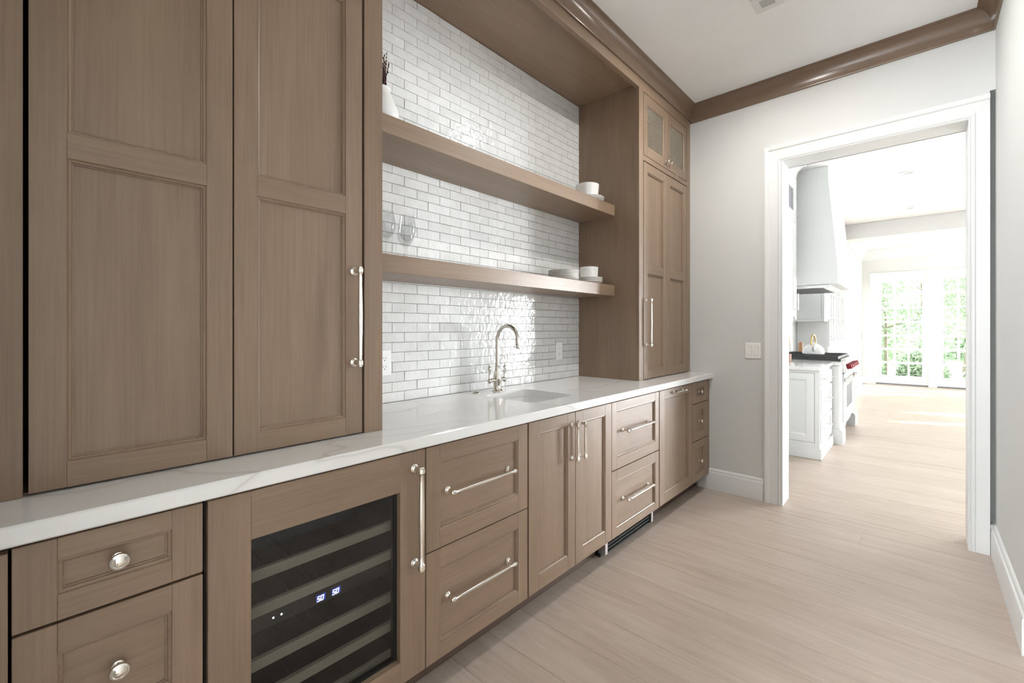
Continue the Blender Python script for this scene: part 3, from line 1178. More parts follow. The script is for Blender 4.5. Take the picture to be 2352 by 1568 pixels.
# valance box over the niche, with a small light rail along its front edge
org = ((XU + XT) / 2, 1.78, 2.9)
t = thing('valance', org, 'brown soffit box with beaded front edge above the open shelves', 'soffit')
mb = MB()
mb.box(XT - 0.004, XU - 0.022, 0.8245, 2.7415, 2.909, 2.925, 0)
mb.build('soffit_panel', 'wood_h', t, org)
mb = MB().box(XU - 0.022, XU - 0.0005, 0.8245, 2.7415, 2.883, ZC - 0.001, 0.001)
mb.build('fascia', 'wood_h', t, org)
pr = [(XU - 0.026, 2.8785), (XU + 0.002, 2.8785), (XU + 0.0040, 2.880), (XU + 0.0047, 2.8835), (XU + 0.0035, 2.8875), (XU + 0.0012, 2.889), (XU + 0.0012, 2.8935), (XU - 0.0005, 2.8945), (XU - 0.026, 2.8945)]
MB().prism(pr, 0.8245, 2.7415, 'y').build('light_rail', 'wood_h', t, org, True)

# floating shelves
for z0, z1, lab in ((1.493, 1.568, 'lower thick brown floating shelf with wine glasses and plates'),
                    (2.049, 2.124, 'upper thick brown floating shelf with lavender vase and bowls')):
    o = MB().box(XT + 0.0005, -1.560, 0.8245, 2.7415, z0, z1, 0.0015).build('floating_shelf', 'wood_h', None, (-1.7, 1.78, z0))
    tag(o, lab, 'shelf', 'floating shelves in the tiled niche')

# ------------------------------------------------------------------ outlets and switch
def plate_x(y0, y1, z0, z1, kind, label):
    org = (XT, (y0 + y1) / 2, (z0 + z1) / 2)
    t = thing('wall_outlet', org, label, 'outlet')
    x = XT + 0.001
    MB().box(x, x + 0.006, y0, y1, z0, z1, 0.002).build('cover_plate', 'plastic', t, org)
    yc, zc = (y0 + y1) / 2, (z0 + z1) / 2
    for k in (-1, 1):
        ins = MB().box(x + 0.006, x + 0.0078, yc - 0.0165, yc + 0.0165, zc + k * 0.0205 - 0.0185, zc + k * 0.0205 + 0.0185, 0.0015).build('socket', 'plastic', t, org)
        mb = MB()
        mb.box(x + 0.0076, x + 0.0081, yc - 0.0085, yc - 0.0065, zc + k * 0.0205 - 0.002, zc + k * 0.0205 + 0.006)
        mb.box(x + 0.0076, x + 0.0081, yc + 0.0055, yc + 0.0075, zc + k * 0.0205 - 0.002, zc + k * 0.0205 + 0.006)
        mb.lathe((x + 0.0076, yc, zc + k * 0.0205 - 0.009), (1, 0, 0), [(0, 0), (0.0026, 0), (0.0026, 0.0005), (0, 0.0005)], 10)
        tag(mb.build('slots', 'black', ins, org), None, None, None, 'stuff')
        MB().lathe((x + 0.006, yc, zc + k * 0.048), (1, 0, 0), [(0, 0), (0.003, 0), (0.003, 0.001), (0, 0.001)], 10).build('screw', 'plastic', t, org)


plate_x(1.080, 1.153, 1.046, 1.167, 0, 'white wall outlet on the tile beside the near tall cabinet')
plate_x(2.452, 2.525, 1.049, 1.172, 0, 'white wall outlet on the tile right of the faucet')

org = (-0.911, YW, 1.102)
t = thing('light_switch', org, 'white double rocker switch on the wall left of the doorway', 'light switch')
MB().box(-0.966, -0.857, YW - 0.006, YW, 1.044, 1.160, 0.002).build('cover_plate', 'plastic', t, org)
for xc in (-0.934, -0.888):
    MB().box(xc - 0.0168, xc + 0.0168, YW - 0.0068, YW - 0.0058, 1.068, 1.136).build('rocker_frame', 'grout', t, org)
    MB().prism([(YW - 0.006, 1.0695), (YW - 0.0075, 1.0695), (YW - 0.0095, 1.102), (YW - 0.0115, 1.1345), (YW - 0.006, 1.1345)], xc - 0.0155, xc + 0.0155, 'x').build('rocker', 'plastic', t, org)


# ------------------------------------------------------------------ ceiling lights
def ceiling_light(x, y_, z, label, s=0.070, ap=0.034, watts=0):
    org = (x, y_, z)
    t = thing('ceiling_light', org, label, 'ceiling light')
    mb = MB()
    for a, b, c, d in ((-s, -ap, -s, s), (ap, s, -s, s), (-ap, ap, -s, -ap), (-ap, ap, ap, s)):
        mb.box(x + a, x + b, y_ + c, y_ + d, z - 0.004, z - 0.0005)
    mb.build('trim_plate', 'white', t, org)
    mb = MB()
    zt = z + 0.05
    mb.rings([[(x - ap, y_ - ap, z - 0.002), (x + ap, y_ - ap, z - 0.002), (x + ap, y_ + ap, z - 0.002), (x - ap, y_ + ap, z - 0.002)],
              [(x - ap * .6, y_ - ap * .6, z - 0.0012), (x + ap * .6, y_ - ap * .6, z - 0.0012), (x + ap * .6, y_ + ap * .6, z - 0.0012), (x - ap * .6, y_ + ap * .6, z - 0.0012)]], 0, True)
    mb.build('aperture', 'aperture', t, org)
    if watts:
        d = bpy.data.lights.new('added_downlight', 'AREA')  # added lamp: the fixture itself looks unlit, this brightens the far end
        d.size = ap * 2.0
        d.energy = watts
        d.color = (1.0, 0.98, 0.95)
        o = bpy.data.objects.new('added_downlight', d)
        COL.objects.link(o)
        o.parent = t
        o.location = (0, 0, -0.006)


ceiling_light(-0.612, 2.716, ZC, 'square recessed light in the pantry ceiling near the crown', watts=8.5)

# ------------------------------------------------------------------ things on the shelves
ZS1, ZS2 = 1.568, 2.124


def wine_glass(x, y_, label):
    prof_o = [(0.0, 0.0), (0.034, 0.0), (0.0345, 0.0012), (0.022, 0.0035), (0.008, 0.0065), (0.0042, 0.012), (0.0036, 0.03), (0.0036, 0.066), (0.0052, 0.078), (0.0125, 0.086), (0.0260, 0.098),
              (0.0360, 0.117), (0.0395, 0.136), (0.0385, 0.158), (0.0345, 0.182), (0.0305, 0.200)]
    prof_i = [(0.0297, 0.2002), (0.0336, 0.182), (0.0376, 0.158), (0.0386, 0.136), (0.0351, 0.118), (0.0250, 0.0995), (0.0115, 0.0885), (0.0, 0.0865)]
    o = MB().lathe((x, y_, ZS1 + 0.0005), (0, 0, 1), prof_o + prof_i, 32).build('wine_glass', 'crystal', None, (x, y_, ZS1), True)
    return tag(o, label, 'wine glass', 'wine glasses on the lower shelf')


wine_glass(-1.672, 1.122, 'clear wine glass on the lower shelf, second from the near cabinet')
wine_glass(-1.672, 1.018, 'clear wine glass half hidden by the near tall cabinet')
wine_glass(-1.785, 1.190, 'clear wine glass standing at the back against the tiles')

# vase with dried lavender
vx, vy = -1.700, 1.004
org = (vx, vy, ZS2)
t = thing('vase', org, 'white ceramic bottle vase holding dried lavender on the upper shelf', 'vase')
MB().lathe((vx, vy, ZS2 + 0.0005), (0, 0, 1), [(0, 0), (0.055, 0), (0.070, 0.006), (0.081, 0.028), (0.082, 0.050), (0.076, 0.080), (0.064, 0.110), (0.053, 0.135), (0.046, 0.152), (0.043, 0.165), (0.046, 0.170),
                                              (0.042, 0.170), (0.038, 0.160), (0.040, 0.150), (0.060, 0.10), (0, 0.05)], 36).build('vessel', 'ceramic', t, org, True)
rl_ = random.Random(5)
ll = thing('lavender_bunch', (vx, vy, ZS2 + 0.15), 'bunch of dried brown-purple lavender standing in the white vase', 'dried flowers')
lorg = (vx, vy, ZS2 + 0.15)
for i in range(38):
    a = rl_.uniform(0, 6.283)
    rr = 0.034 * math.sqrt(rl_.uniform(0, 1))
    sp_ = rl_.uniform(0.8, 2.1)
    h = rl_.uniform(0.22, 0.36)
    p0 = Vector((vx + rr * 0.6 * math.cos(a), vy + rr * 0.6 * math.sin(a), ZS2 + 0.12))
    p1 = Vector((vx + rr * sp_ * math.cos(a), vy + rr * sp_ * math.sin(a), ZS2 + h))
    pm = p0.lerp(p1, 0.5) + Vector((rl_.uniform(-.004, .004), rl_.uniform(-.004, .004), 0))
    st = MB().tube([p0, pm, p1], 0.0011, 5).build('stem', 'stem', ll, lorg)
    fl = MB()
    n = 9
    for k in range(n):
        f_ = 0.42 + 0.6 * k / n
        c = p0.lerp(p1, f_) + Vector((rl_.uniform(-.0025, .0025), rl_.uniform(-.0025, .0025), 0))
        s_ = rl_.uniform(0.0028, 0.0048) * (1.15 - 0.5 * k / n)
        fl.lathe(c, (rl_.uniform(-.4, .4), rl_.uniform(-.4, .4), 1), [(0, -2.2 * s_), (s_, -s_), (s_ * 0.8, s_), (0, 2.6 * s_)], 6)
    tag(fl.build('flower_spike', 'lavender', st, lorg), None, None, None, 'stuff')


def plate(x, y_, z, r, label, h=0.014, grp=None):
    o = MB().lathe((x, y_, z), (0, 0, 1), [(0, 0.0), (r * 0.62, 0.0), (r * 0.68, 0.002), (r * 0.93, h * 0.72), (r, h), (r * 0.985, h + 0.0015), (r * 0.92, h * 0.86), (r * 0.70, 0.0055), (r * 0.6, 0.004), (0, 0.004)], 40).build('plate', 'ceramic', None, (x, y_, z), True)
    return tag(o, label, 'plate', grp)


def bowl(x, y_, z, r, h, label, grp=None):
    o = MB().lathe((x, y_, z), (0, 0, 1), [(0, 0.0), (r * 0.62, 0.0), (r * 0.66, 0.003), (r * 0.86, h * 0.16), (r * 0.965, h * 0.40), (r, h), (r * 0.975, h + 0.001), (r * 0.93, h * 0.45), (r * 0.8, h * 0.2), (r * 0.5, 0.006), (0, 0.006)], 40).build('bowl', 'ceramic', None, (x, y_, z), True)
    return tag(o, label, 'bowl', grp)


ordn = ['bottom', 'second from bottom', 'third from bottom', 'fourth from bottom', 'fifth from bottom', 'top']
for k in range(6):
    plate(-1.700, 2.335, ZS1 + 0.0008 + k * 0.0112, 0.102, 'white dinner plate, %s of the flat stack on the lower shelf' % ordn[k], 0.016, 'dinner plates stacked on the lower shelf')
for k in range(3):
    plate(-1.690, 2.622, ZS1 + 0.0008 + k * 0.0135, 0.094, 'white shallow plate, %s under the bowls on the lower shelf' % ['lowest', 'middle', 'topmost'][k], 0.022, 'shallow plates under bowls')
bowl(-1.690, 2.618, ZS1 + 0.0008 + 2 * 0.0135 + 0.005, 0.0625, 0.060, 'white bowl, lower of two on the lower shelf', 'bowls on the lower shelf')
bowl(-1.690, 2.618, ZS1 + 0.0008 + 2 * 0.0135 + 0.036, 0.0640, 0.058, 'white bowl, upper of two on the lower shelf', 'bowls on the lower shelf')
for k in range(2):
    plate(-1.665, 2.590, ZS2 + 0.0008 + k * 0.014, 0.098, 'white plate, %s under the bowls on the upper shelf' % ['lower', 'upper'][k], 0.022, 'plates on the upper shelf')
bowl(-1.672, 2.570, ZS2 + 0.0008 + 0.014 + 0.005, 0.076, 0.068, 'white bowl, lower of two on the upper shelf', 'bowls on the upper shelf')
bowl(-1.672, 2.570, ZS2 + 0.0008 + 0.014 + 0.040, 0.079, 0.066, 'white bowl, upper of two on the upper shelf', 'bowls on the upper shelf')

# ================================================================== kitchen and family room beyond the doorway
XK0, XK1, YE = -1.36, 5.2, 13.0
struct('wall_kitchen_left', MB().box(XK0 - 0.15, XK0, YK, 9.57, 0, ZC), 'kwhite', 'kitchen wall behind the range')
mb = MB()
mb.box(XK0 - 0.15, -0.98, 9.57, 9.75, 0, ZC)
mb.box(XK0 - 0.15, -0.98, 9.75, YE, 0, ZC)
struct('wall_family_left', mb, 'wall', 'family room wall left of the garden doors')
mb = MB()
mb.box(XR + 0.14, XK1 + 0.14, YW + 0.06, YK, 0, ZC)
struct('wall_kitchen_near', mb, 'wall', 'kitchen wall right of the doorway')
mb = MB()
ops = []
XF = 9.0
ylast = YK
for a, b, c, d in ops:
    mb.box(XK1, XK1 + 0.14, ylast, a, 0, ZC)
    mb.box(XK1, XK1 + 0.14, a, b, 0, c)
    mb.box(XK1, XK1 + 0.14, a, b, d, ZC)
    ylast = b
mb.box(XK1, XK1 + 0.14, ylast, 9.57, 0, ZC)
mb.box(XK1, XF + 0.14, 9.43, 9.57, 0, ZC)
mb.box(XF, XF + 0.14, 9.57, YE + 0.14, 0, ZC)
struct('wall_kitchen_right', mb, 'wall', 'kitchen wall with tall windows on the right')
LEAF = [-0.730, 0.276, 1.282, 2.288, 3.294]
LW = 0.863
mb = MB()
mb.box(XK0 - 0.15, LEAF[0] - 0.02, YE, YE + 0.14, 0, ZC)
mb.box(LEAF[0] - 0.02, 8.15, YE, YE + 0.14, 2.42, ZC)
mb.box(8.15, XF + 0.14, YE, YE + 0.14, 2.62, ZC)
for k in range(3):
    mb.box(LEAF[k] + LW + 0.02, LEAF[k + 1] - 0.02, YE, YE + 0.14, 0, 2.42)
mb.box(LEAF[3] + LW + 0.02, 6.59, YE, YE + 0.14, 0, 2.42)
mb.box(7.77, 8.15, YE, YE + 0.14, 0, 2.42)
mb.box(6.59, 7.77, YE, YE + 0.14, 2.12, 2.42)
mb.box(8.62, XF + 0.14, YE, YE + 0.14, 0, 2.62)
struct('wall_garden', mb, 'wall', 'far wall with the glazed garden doors')
struct('ceiling_kitchen', MB().box(XK0 - 0.15, XF + 0.14, YW, YE + 0.14, ZC, ZC + 0.1), 'ceiling', 'white kitchen ceiling')
o = struct('trim_4', MB().box(-0.98, XK1, 9.58, 9.95, 2.80, ZC - 0.001, 0.004), 'white', 'white ceiling beam between kitchen and family room')
wc = [(0, 2.82), (0.012, 2.82), (0.014, 2.85), (0.03, 2.90), (0.07, 2.96), (0.10, 3.0), (0.11, 3.03), (0.11, ZC), (0, ZC)]
struct('trim_5', MB().prism([(YE - d, z) for d, z in wc], -0.98, XF, 'x'), 'white', 'white crown above the garden doors', smooth=True)
struct('trim_6', MB().prism([(-0.98 + d, z) for d, z in wc], 9.95, YE, 'y'), 'white', 'white crown along the family room wall', smooth=True)
# casing of the garden doors
cz = MB()
cz.box(-0.838, LEAF[0] - 0.004, YE - 0.022, YE - 0.0005, 0, 2.517, 0.003)
cz.build('trim_7', 'white', None)['kind'] = 'structure'
o = bpy.data.objects['trim_7']
o['label'] = 'white side casing of the garden doors'
cz = MB().box(LEAF[0] - 0.004, 3.26, YE - 0.022, YE - 0.0005, 2.412, 2.517, 0.003)
struct('trim_8', cz, 'white', 'white head casing above the garden doors')
for k in range(3):
    struct('trim_%d' % (9 + k), MB().box(LEAF[k] + LW + 0.004, LEAF[k + 1] - 0.004, YE - 0.022, YE - 0.0005, 0, 2.412, 0.003), 'white', 'white mullion casing between garden doors')
mb = MB().box(-0.98, -0.838, YE - 0.018, YE, 0, 0.16).box(-0.98, -0.962, 9.75, YE - 0.018, 0, 0.16)
struct('baseboard_family', mb, 'white', 'white baseboard by the garden doors')

PX = [(0.095, 0.300), (0.335, 0.535), (0.569, 0.769)]
PZ = [(0.209, 0.476), (0.520, 0.778), (0.825, 1.083), (1.123, 1.385), (1.428, 1.696), (1.734, 2.003), (2.031, 2.305)]


def garden_door(n, x):
    t = thing('door_%d' % n, (x, YE, 0), None, None)
    t['kind'] = 'structure'
    t['label'] = ['', '', 'white french door with twenty-one panes, first from the left', 'white french door with panes, second from the left',
                  'white french door with panes, third from the left', 'white french door with panes, fourth from the left'][n]
    org = (x, YE, 0)
    y0, y1 = YE + 0.01, YE + 0.055
    mb = MB()
    mb.box(x, x + PX[0][0], y0, y1, 0.035, 2.40)
    mb.box(x + PX[2][1], x + LW, y0, y1, 0.035, 2.40)
    mb.box(x + PX[0][0], x + PX[2][1], y0, y1, 0.035, PZ[0][0])
    mb.box(x + PX[0][0], x + PX[2][1], y0, y1, PZ[-1][1], 2.40)
    mb.build('frame', 'white', t, org)
    for i in range(2):
        MB().box(x + PX[i][1], x + PX[i + 1][0], y0, y1 - 0.005, PZ[0][0], PZ[-1][1]).build('muntin', 'white', t, org)
    for j in range(6):
        for i in range(3):
            MB().box(x + PX[i][0], x + PX[i][1], y0, y1 - 0.005, PZ[j][1], PZ[j + 1][0]).build('muntin', 'white', t, org)
    for a, b in PX:
        for c, d in PZ:
            MB().box(x + a, x + b, YE + 0.030, YE + 0.034, c, d).build('pane', 'pane', t, org)
    MB().box(x - 0.018, x + LW + 0.018, YE - 0.01, YE + 0.10, 0.0, 0.034).build('sill', 'siding', t, org)


for k in range(4):
    garden_door(2 + k, LEAF[k])


def kpull(parent, org, a, b, nrm=(1, 0, 0)):
    o = pull('handle', parent, org, a, b, nrm, stand=0.030, r=0.0048, mat='steel')
    return o


def kpanel(name, parent, org, X, y0, y1, z0, z1, w=0.055, th=0.02, mat='kwhite'):
    """white frame-and-panel front facing +X"""
    mb = MB()
    mb.box(X - th, X, y0, y0 + w, z0, z1, 0.001)
    mb.box(X - th, X, y1 - w, y1, z0, z1, 0.001)
    mb.box(X - th, X, y0 + w, y1 - w, z0, z0 + w, 0.001)
    mb.box(X - th, X, y0 + w, y1 - w, z1 - w, z1, 0.001)
    d = mb.build(name, mat, parent, org)
    p = MB()
    panel_rings(p, X, (y0 + w, y1 - w, z0 + w, z1 - w))
    p.build('panel', mat, d, org)
    return d


# base cabinet left of the range
org = (-1.04, 5.52, 0)
t = thing('kitchen_base_cabinet', org, 'white kitchen cabinet with three drawers and panelled end', 'cabinet')
mb = MB().box(-1.35, -0.722, 5.135, 5.946, 0.10, 0.860)
mb.build('body', 'kwhite', t, org)
mb = MB().box(-1.35, -0.690, 5.112, 5.946, 0, 0.105, 0.004)
mb.build('plinth', 'kwhite', t, org)
# end panel: frame with an inset door facing -Y
fx0, fx1 = -1.30, -0.748
mb = MB()
Yf = 5.118
mb.box(-1.35, fx0, Yf, 5.135, 0.105, 0.860, 0.001)
mb.box(fx1 + 0.003, -0.705, Yf, 5.135, 0.105, 0.860, 0.001)
mb.box(fx0, fx1 + 0.003, Yf, 5.135, 0.105, 0.157, 0.001)
mb.box(fx0, fx1 + 0.003, Yf, 5.135, 0.832, 0.860, 0.001)
mb.build('end_frame', 'kwhite', t, org)
MB().box(fx1, fx1 + 0.003, Yf + 0.006, 5.134, 0.157, 0.832).build('shadow_gap', 'gap', t, org)  # solid grey strip in the reveal, its shade put into the colour
mb = MB()
w = 0.064
a0, a1, b0, b1 = fx0, fx1, 0.160, 0.829
mb.box(a0, a0 + w, Yf, 5.133, b0, b1, 0.001)
mb.box(a1 - w, a1, Yf, 5.133, b0, b1, 0.001)
mb.box(a0 + w, a1 - w, Yf, 5.133, b0, b0 + w, 0.001)
mb.box(a0 + w, a1 - w, Yf, 5.133, b1 - w, b1, 0.001)
d = mb.build('end_door', 'kwhite', t, org)
p = MB()


def lpy(dd, dep):
    return [(a0 + w + dd, Yf + dep, b0 + w + dd), (a1 - w - dd, Yf + dep, b0 + w + dd), (a1 - w - dd, Yf + dep, b1 - w - dd), (a0 + w + dd, Yf + dep, b1 - w - dd)]


p.rings([lpy(0, 0.001), lpy(0.004, 0.005), lpy(0.010, 0.007), lpy(0.012, 0.012)], 0, True)
p.build('panel', 'kwhite', d, org)
for za, zb, hz in ((0.690, 0.822, 0.757), (0.398, 0.672, 0.535), (0.128, 0.380, 0.255)):
    d = kpanel('drawer', t, org, -0.704, 5.215, 5.925, za, zb, 0.045)
    kpull(d, org, (-0.712, 5.42, hz), (-0.712, 5.72, hz))

# pilasters either side of the range
for y0, y1, lab in ((5.960, 6.175, 'white square pilaster left of the range'), (7.235, 7.450, 'white square pilaster right of the range')):
    org = (-0.95, (y0 + y1) / 2, 0)
    t = thing('range_pilaster', org, lab, 'pilaster', 'pilasters framing the range')
    MB().box(-1.35, -0.640, y0, y1, 0.0, 0.860, 0.012).build('shaft', 'kwhite', t, org)
    MB().prism([(-1.35, 0), (-0.612, 0), (-0.612, 0.135), (-0.625, 0.160), (-0.640, 0.165), (-1.35, 0.165)], y0 - 0.012, y1 + 0.022, 'y').build('plinth', 'kwhite', t, org)

# counters
for ya, yb, lab in ((5.095, 6.190, 'white counter left of the range'), (7.225, 9.45, 'white counter right of the range')):
    pts_ = [(-1.355, ya), (-0.698, ya), (-0.698, 5.945), (-0.625, 5.945), (-0.625, yb), (-1.355, yb)] if ya < 6 else [(-1.355, ya), (-0.625, ya), (-0.625, 7.47), (-0.94, 7.47), (-0.94, yb), (-1.355, yb)]
    o = MB().prism(pts_, 0.8605, 0.895, 'z').build('kitchen_counter', 'quartz', None, (-1.0, ya, 0.86))
    tag(o, lab, 'countertop', 'kitchen counters')

# range
org = (-0.95, 6.705, 0)
t = thing('range_cooker', org, 'white professional range with red knobs and black grates', 'range')
y0, y1 = 6.198, 7.212
MB().box(-1.34, -0.655, y0, y1, 0.12, 0.895, 0.003).build('body', 'steel', t, org)
MB().prism([(-0.655, 0.765), (-0.610, 0.765), (-0.600, 0.780), (-0.625, 0.880), (-0.600, 0.895), (-0.600, 0.915), (-0.655, 0.915)], y0, y1, 'y').build('control_panel', 'steel', t, org)
for i in range(6):
    yy = y0 + 0.13 + i * 0.15
    k = MB().lathe((-0.614, yy, 0.825), (1, 0, 0.22), [(0, 0), (0.034, 0), (0.034, 0.008), (0.030, 0.010), (0.029, 0.042), (0.024, 0.048), (0, 0.048)], 18)
    k.build('knob', 'red', t, org, True)['label'] = 'dark red control knob'
d = MB().box(-0.655, -0.625, y0 + 0.01, y1 - 0.01, 0.205, 0.752, 0.004).build('oven_door', 'kwhite', t, org)
MB().box(-0.626, -0.6235, y0 + 0.24, y1 - 0.24, 0.34, 0.60).build('oven_window', 'black', d, org)
MB().box(-0.626, -0.6225, y0 + 0.44, y1 - 0.44, 0.235, 0.275).build('nameplate', 'steel', d, org)
hb = MB().box(-0.625, -0.548, y0 + 0.03, y0 + 0.065, 0.655, 0.705, 0.006).box(-0.625, -0.548, y1 - 0.065, y1 - 0.03, 0.655, 0.705, 0.006)
hb.tube([(-0.562, y0 + 0.02, 0.690), (-0.562, y1 - 0.02, 0.690)], 0.019, 14)
hb.build('oven_handle', 'steel', d, org)
MB().box(-1.34, -0.70, y0 + 0.02, y1 - 0.02, 0, 0.12).build('kick_plate', 'steel', t, org)
ct = MB().box(-1.33, -0.66, y0 + 0.005, y1 - 0.005, 0.8955, 0.912, 0.003).build('cooktop', 'iron', t, org)
for i in range(3):
    ga, gb = y0 + 0.02 + i * 0.328, y0 + 0.02 + (i + 1) * 0.328 - 0.006
    g = MB()
    for xx in (-1.31, -1.0, -0.69):
        g.box(xx - 0.008, xx + 0.008, ga, gb, 0.913, 0.942)
    for q in range(5):
        yy = ga + 0.008 + q * (gb - ga - 0.016) / 4
        g.box(-1.31, -0.69, yy - 0.006, yy + 0.006, 0.926, 0.942)
    g.build('grate', 'iron', t, org)

# hood
org = (-1.0, 6.5, 1.757)
t = thing('range_hood', org, 'large white tapered plaster hood above the range', 'range hood')
ya, yb = 5.915, 7.10
poly = [(-1.355, 1.757), (-0.652, 1.757), (-0.652, 1.945), (-0.738, 2.92), (-0.738, ZC - 0.002), (-1.355, ZC - 0.002)]
mb = MB()
mb.prism([(x, z) for x, z in poly], ya, yb, 'y')
mb.build('canopy', 'kwhite', t, org)
MB().box(-1.29, -0.74, ya + 0.09, yb - 0.09, 1.722, 1.7565, 0.002).build('liner', 'steel', t, org)
MB().box(-1.24, -0.80, ya + 0.16, yb - 0.16, 1.7195, 1.7215).build('filter', 'iron', t, org)

# wall cabinet left of the hood
org = (-1.18, 5.4, 1.36)
t = thing('kitchen_wall_cabinet', org, 'white kitchen wall cabinet left of the hood with wire top door', 'cabinet')
MB().box(-1.355, -1.018, 5.00, 5.710, 1.363, 2.90).build('body', 'kwhite', t, org)
MB().box(-1.355, -1.03, 5.01, 5.700, 1.335, 1.363).build('light_valance', 'kwhite', t, org)
d = kpanel('door', t, org, -0.998, 5.225, 5.648, 1.392, 2.42, 0.055)
kpull(d, org, (-0.998, 5.620, 1.475), (-0.998, 5.620, 1.635))
d = MB().box(-1.018, -0.998, 5.00, 5.222, 1.365, 2.90).box(-1.018, -0.998, 5.652, 5.710, 1.365, 2.90).box(-1.018, -0.998, 5.222, 5.652, 2.424, 2.46).box(-1.018, -0.998, 5.222, 5.652, 2.85, 2.90).build('face_frame', 'kwhite', t, org)
mb = MB()
mb.box(-1.016, -0.998, 5.225, 5.305, 2.464, 2.846).box(-1.016, -0.998, 5.560, 5.648, 2.464, 2.846).box(-1.016, -0.998, 5.305, 5.560, 2.464, 2.533).box(-1.016, -0.998, 5.305, 5.560, 2.770, 2.846)
d = mb.build('wire_door', 'kwhite', t, org)
MB().box(-1.0175, -1.010, 5.305, 5.560, 2.533, 2.770).build('wire_panel', 'gap', d, org)
MB().lathe((-0.998, 5.62, 2.505), (1, 0, 0), [(0, 0), (0.005, 0), (0.005, 0.012), (0.012, 0.016), (0.012, 0.022), (0, 0.026)], 12).build('knob', 'steel', d, org, True)
kc = [(0, 2.90), (0.012, 2.90), (0.014, 2.915)]
for i in range(9):
    t_ = math.radians(90 - i * 11.25)
    kc.append((0.105 - 0.088 * math.sin(t_), 2.918 + 0.115 * math.cos(t_)))
kc += [(0.112, ZC - 0.002), (0, ZC - 0.002)]
MB().prism([(-1.018 + dd, z) for dd, z in kc], 5.00, 5.722, 'y').build('crown', 'kwhite', t, org, True)
MB().box(-1.355, -1.018, 5.0, 5.71, 2.90, ZC - 0.002).build('top_filler', 'kwhite', t, org)

# wall cabinet right of the hood
org = (-1.15, 7.54, 1.36)
t = thing('kitchen_wall_cabinet', org, 'white kitchen wall cabinet right of the hood with panelled side', 'cabinet')
MB().box(-1.355, -0.972, 7.305, 7.780, 1.363, 2.95).build('body', 'kwhite', t, org)
d = kpanel('door', t, org, -0.952, 7.36, 7.775, 1.392, 2.90, 0.055)
kpull(d, org, (-0.952, 7.40, 1.475), (-0.952, 7.40, 1.655))
MB().box(-0.972, -0.952, 7.285, 7.357, 1.363, 2.95).build('face_frame', 'kwhite', t, org)
p = MB()
q0, q1, r0, r1 = -1.325, -0.985, 1.395, 2.90
p.box(-1.355, q0 - 0.003, 7.287, 7.305, 1.363, 2.95).box(q1 + 0.003, -0.952, 7.287, 7.305, 1.363, 2.95).box(q0 - 0.003, q1 + 0.003, 7.287, 7.305, 1.363, r0 - 0.003)
p.build('side_frame', 'kwhite', t, org)
MB().box(q0, q1, 7.290, 7.304, r0, r1, 0.001).build('side_panel', 'kwhite', t, org)

# glazed dresser standing further along
org = (-1.15, 8.62, 0)
t = thing('glazed_dresser', org, 'tall white built-in dresser with mullioned doors past the range', 'dresser')
MB().box(-1.355, -0.975, 7.785, 9.50, 0.896, 2.95).build('upper_body', 'kwhite', t, org)
MB().box(-1.355, -0.975, 7.475, 9.50, 0.0, 0.8595).build('lower_body', 'kwhite', t, org)
for i in range(3):
    a = 7.80 + i * 0.565
    mb = MB()
    mb.box(-0.975, -0.955, a, a + 0.06, 1.0, 2.88).box(-0.975, -0.955, a + 0.495, a + 0.555, 1.0, 2.88).box(-0.975, -0.955, a + 0.06, a + 0.495, 1.0, 1.08).box(-0.975, -0.955, a + 0.06, a + 0.495, 2.80, 2.88)
    mb.box(-0.972, -0.957, a + 0.2675, a + 0.2875, 1.08, 2.80)
    for q in range(1, 5):
        mb.box(-0.971, -0.958, a + 0.06, a + 0.495, 1.08 + q * 0.344 - 0.008, 1.08 + q * 0.344 + 0.008)
    d = mb.build('glazed_door', 'kwhite', t, org)
    kpull(d, org, (-0.955, a + 0.03, 1.15), (-0.955, a + 0.03, 1.30))

# things around the range
kx, ky, kz = -0.975, 6.60, 0.9425
org = (kx, ky, kz)
t = thing('kettle', org, 'white enamel kettle with brass handle on the range', 'kettle')
MB().lathe(org, (0, 0, 1), [(0, 0), (0.108, 0), (0.117, 0.010), (0.117, 0.030), (0.112, 0.060), (0.096, 0.092), (0.070, 0.115), (0.060, 0.119), (0.058, 0.124), (0.030, 0.140), (0.010, 0.144), (0.012, 0.152), (0, 0.156)], 36).build('body', 'ceramic', t, org, True)
MB().tube([(kx + 0.015, ky - 0.092, kz + 0.045), (kx + 0.018, ky - 0.125, kz + 0.080), (kx + 0.020, ky - 0.142, kz + 0.108)], [0.022, 0.015, 0.012], 14).build('spout', 'ceramic', t, org, True)
hp = []
for i in range(13):
    a = math.radians(200 - i * 18.5)
    hp.append((kx - 0.012 * math.cos(a), ky - 0.068 * math.cos(a), kz + 0.150 + 0.092 * math.sin(a)))
MB().tube(hp, 0.010, 10).build('handle', 'brass', t, org, True)['label'] = 'brass kettle handle'

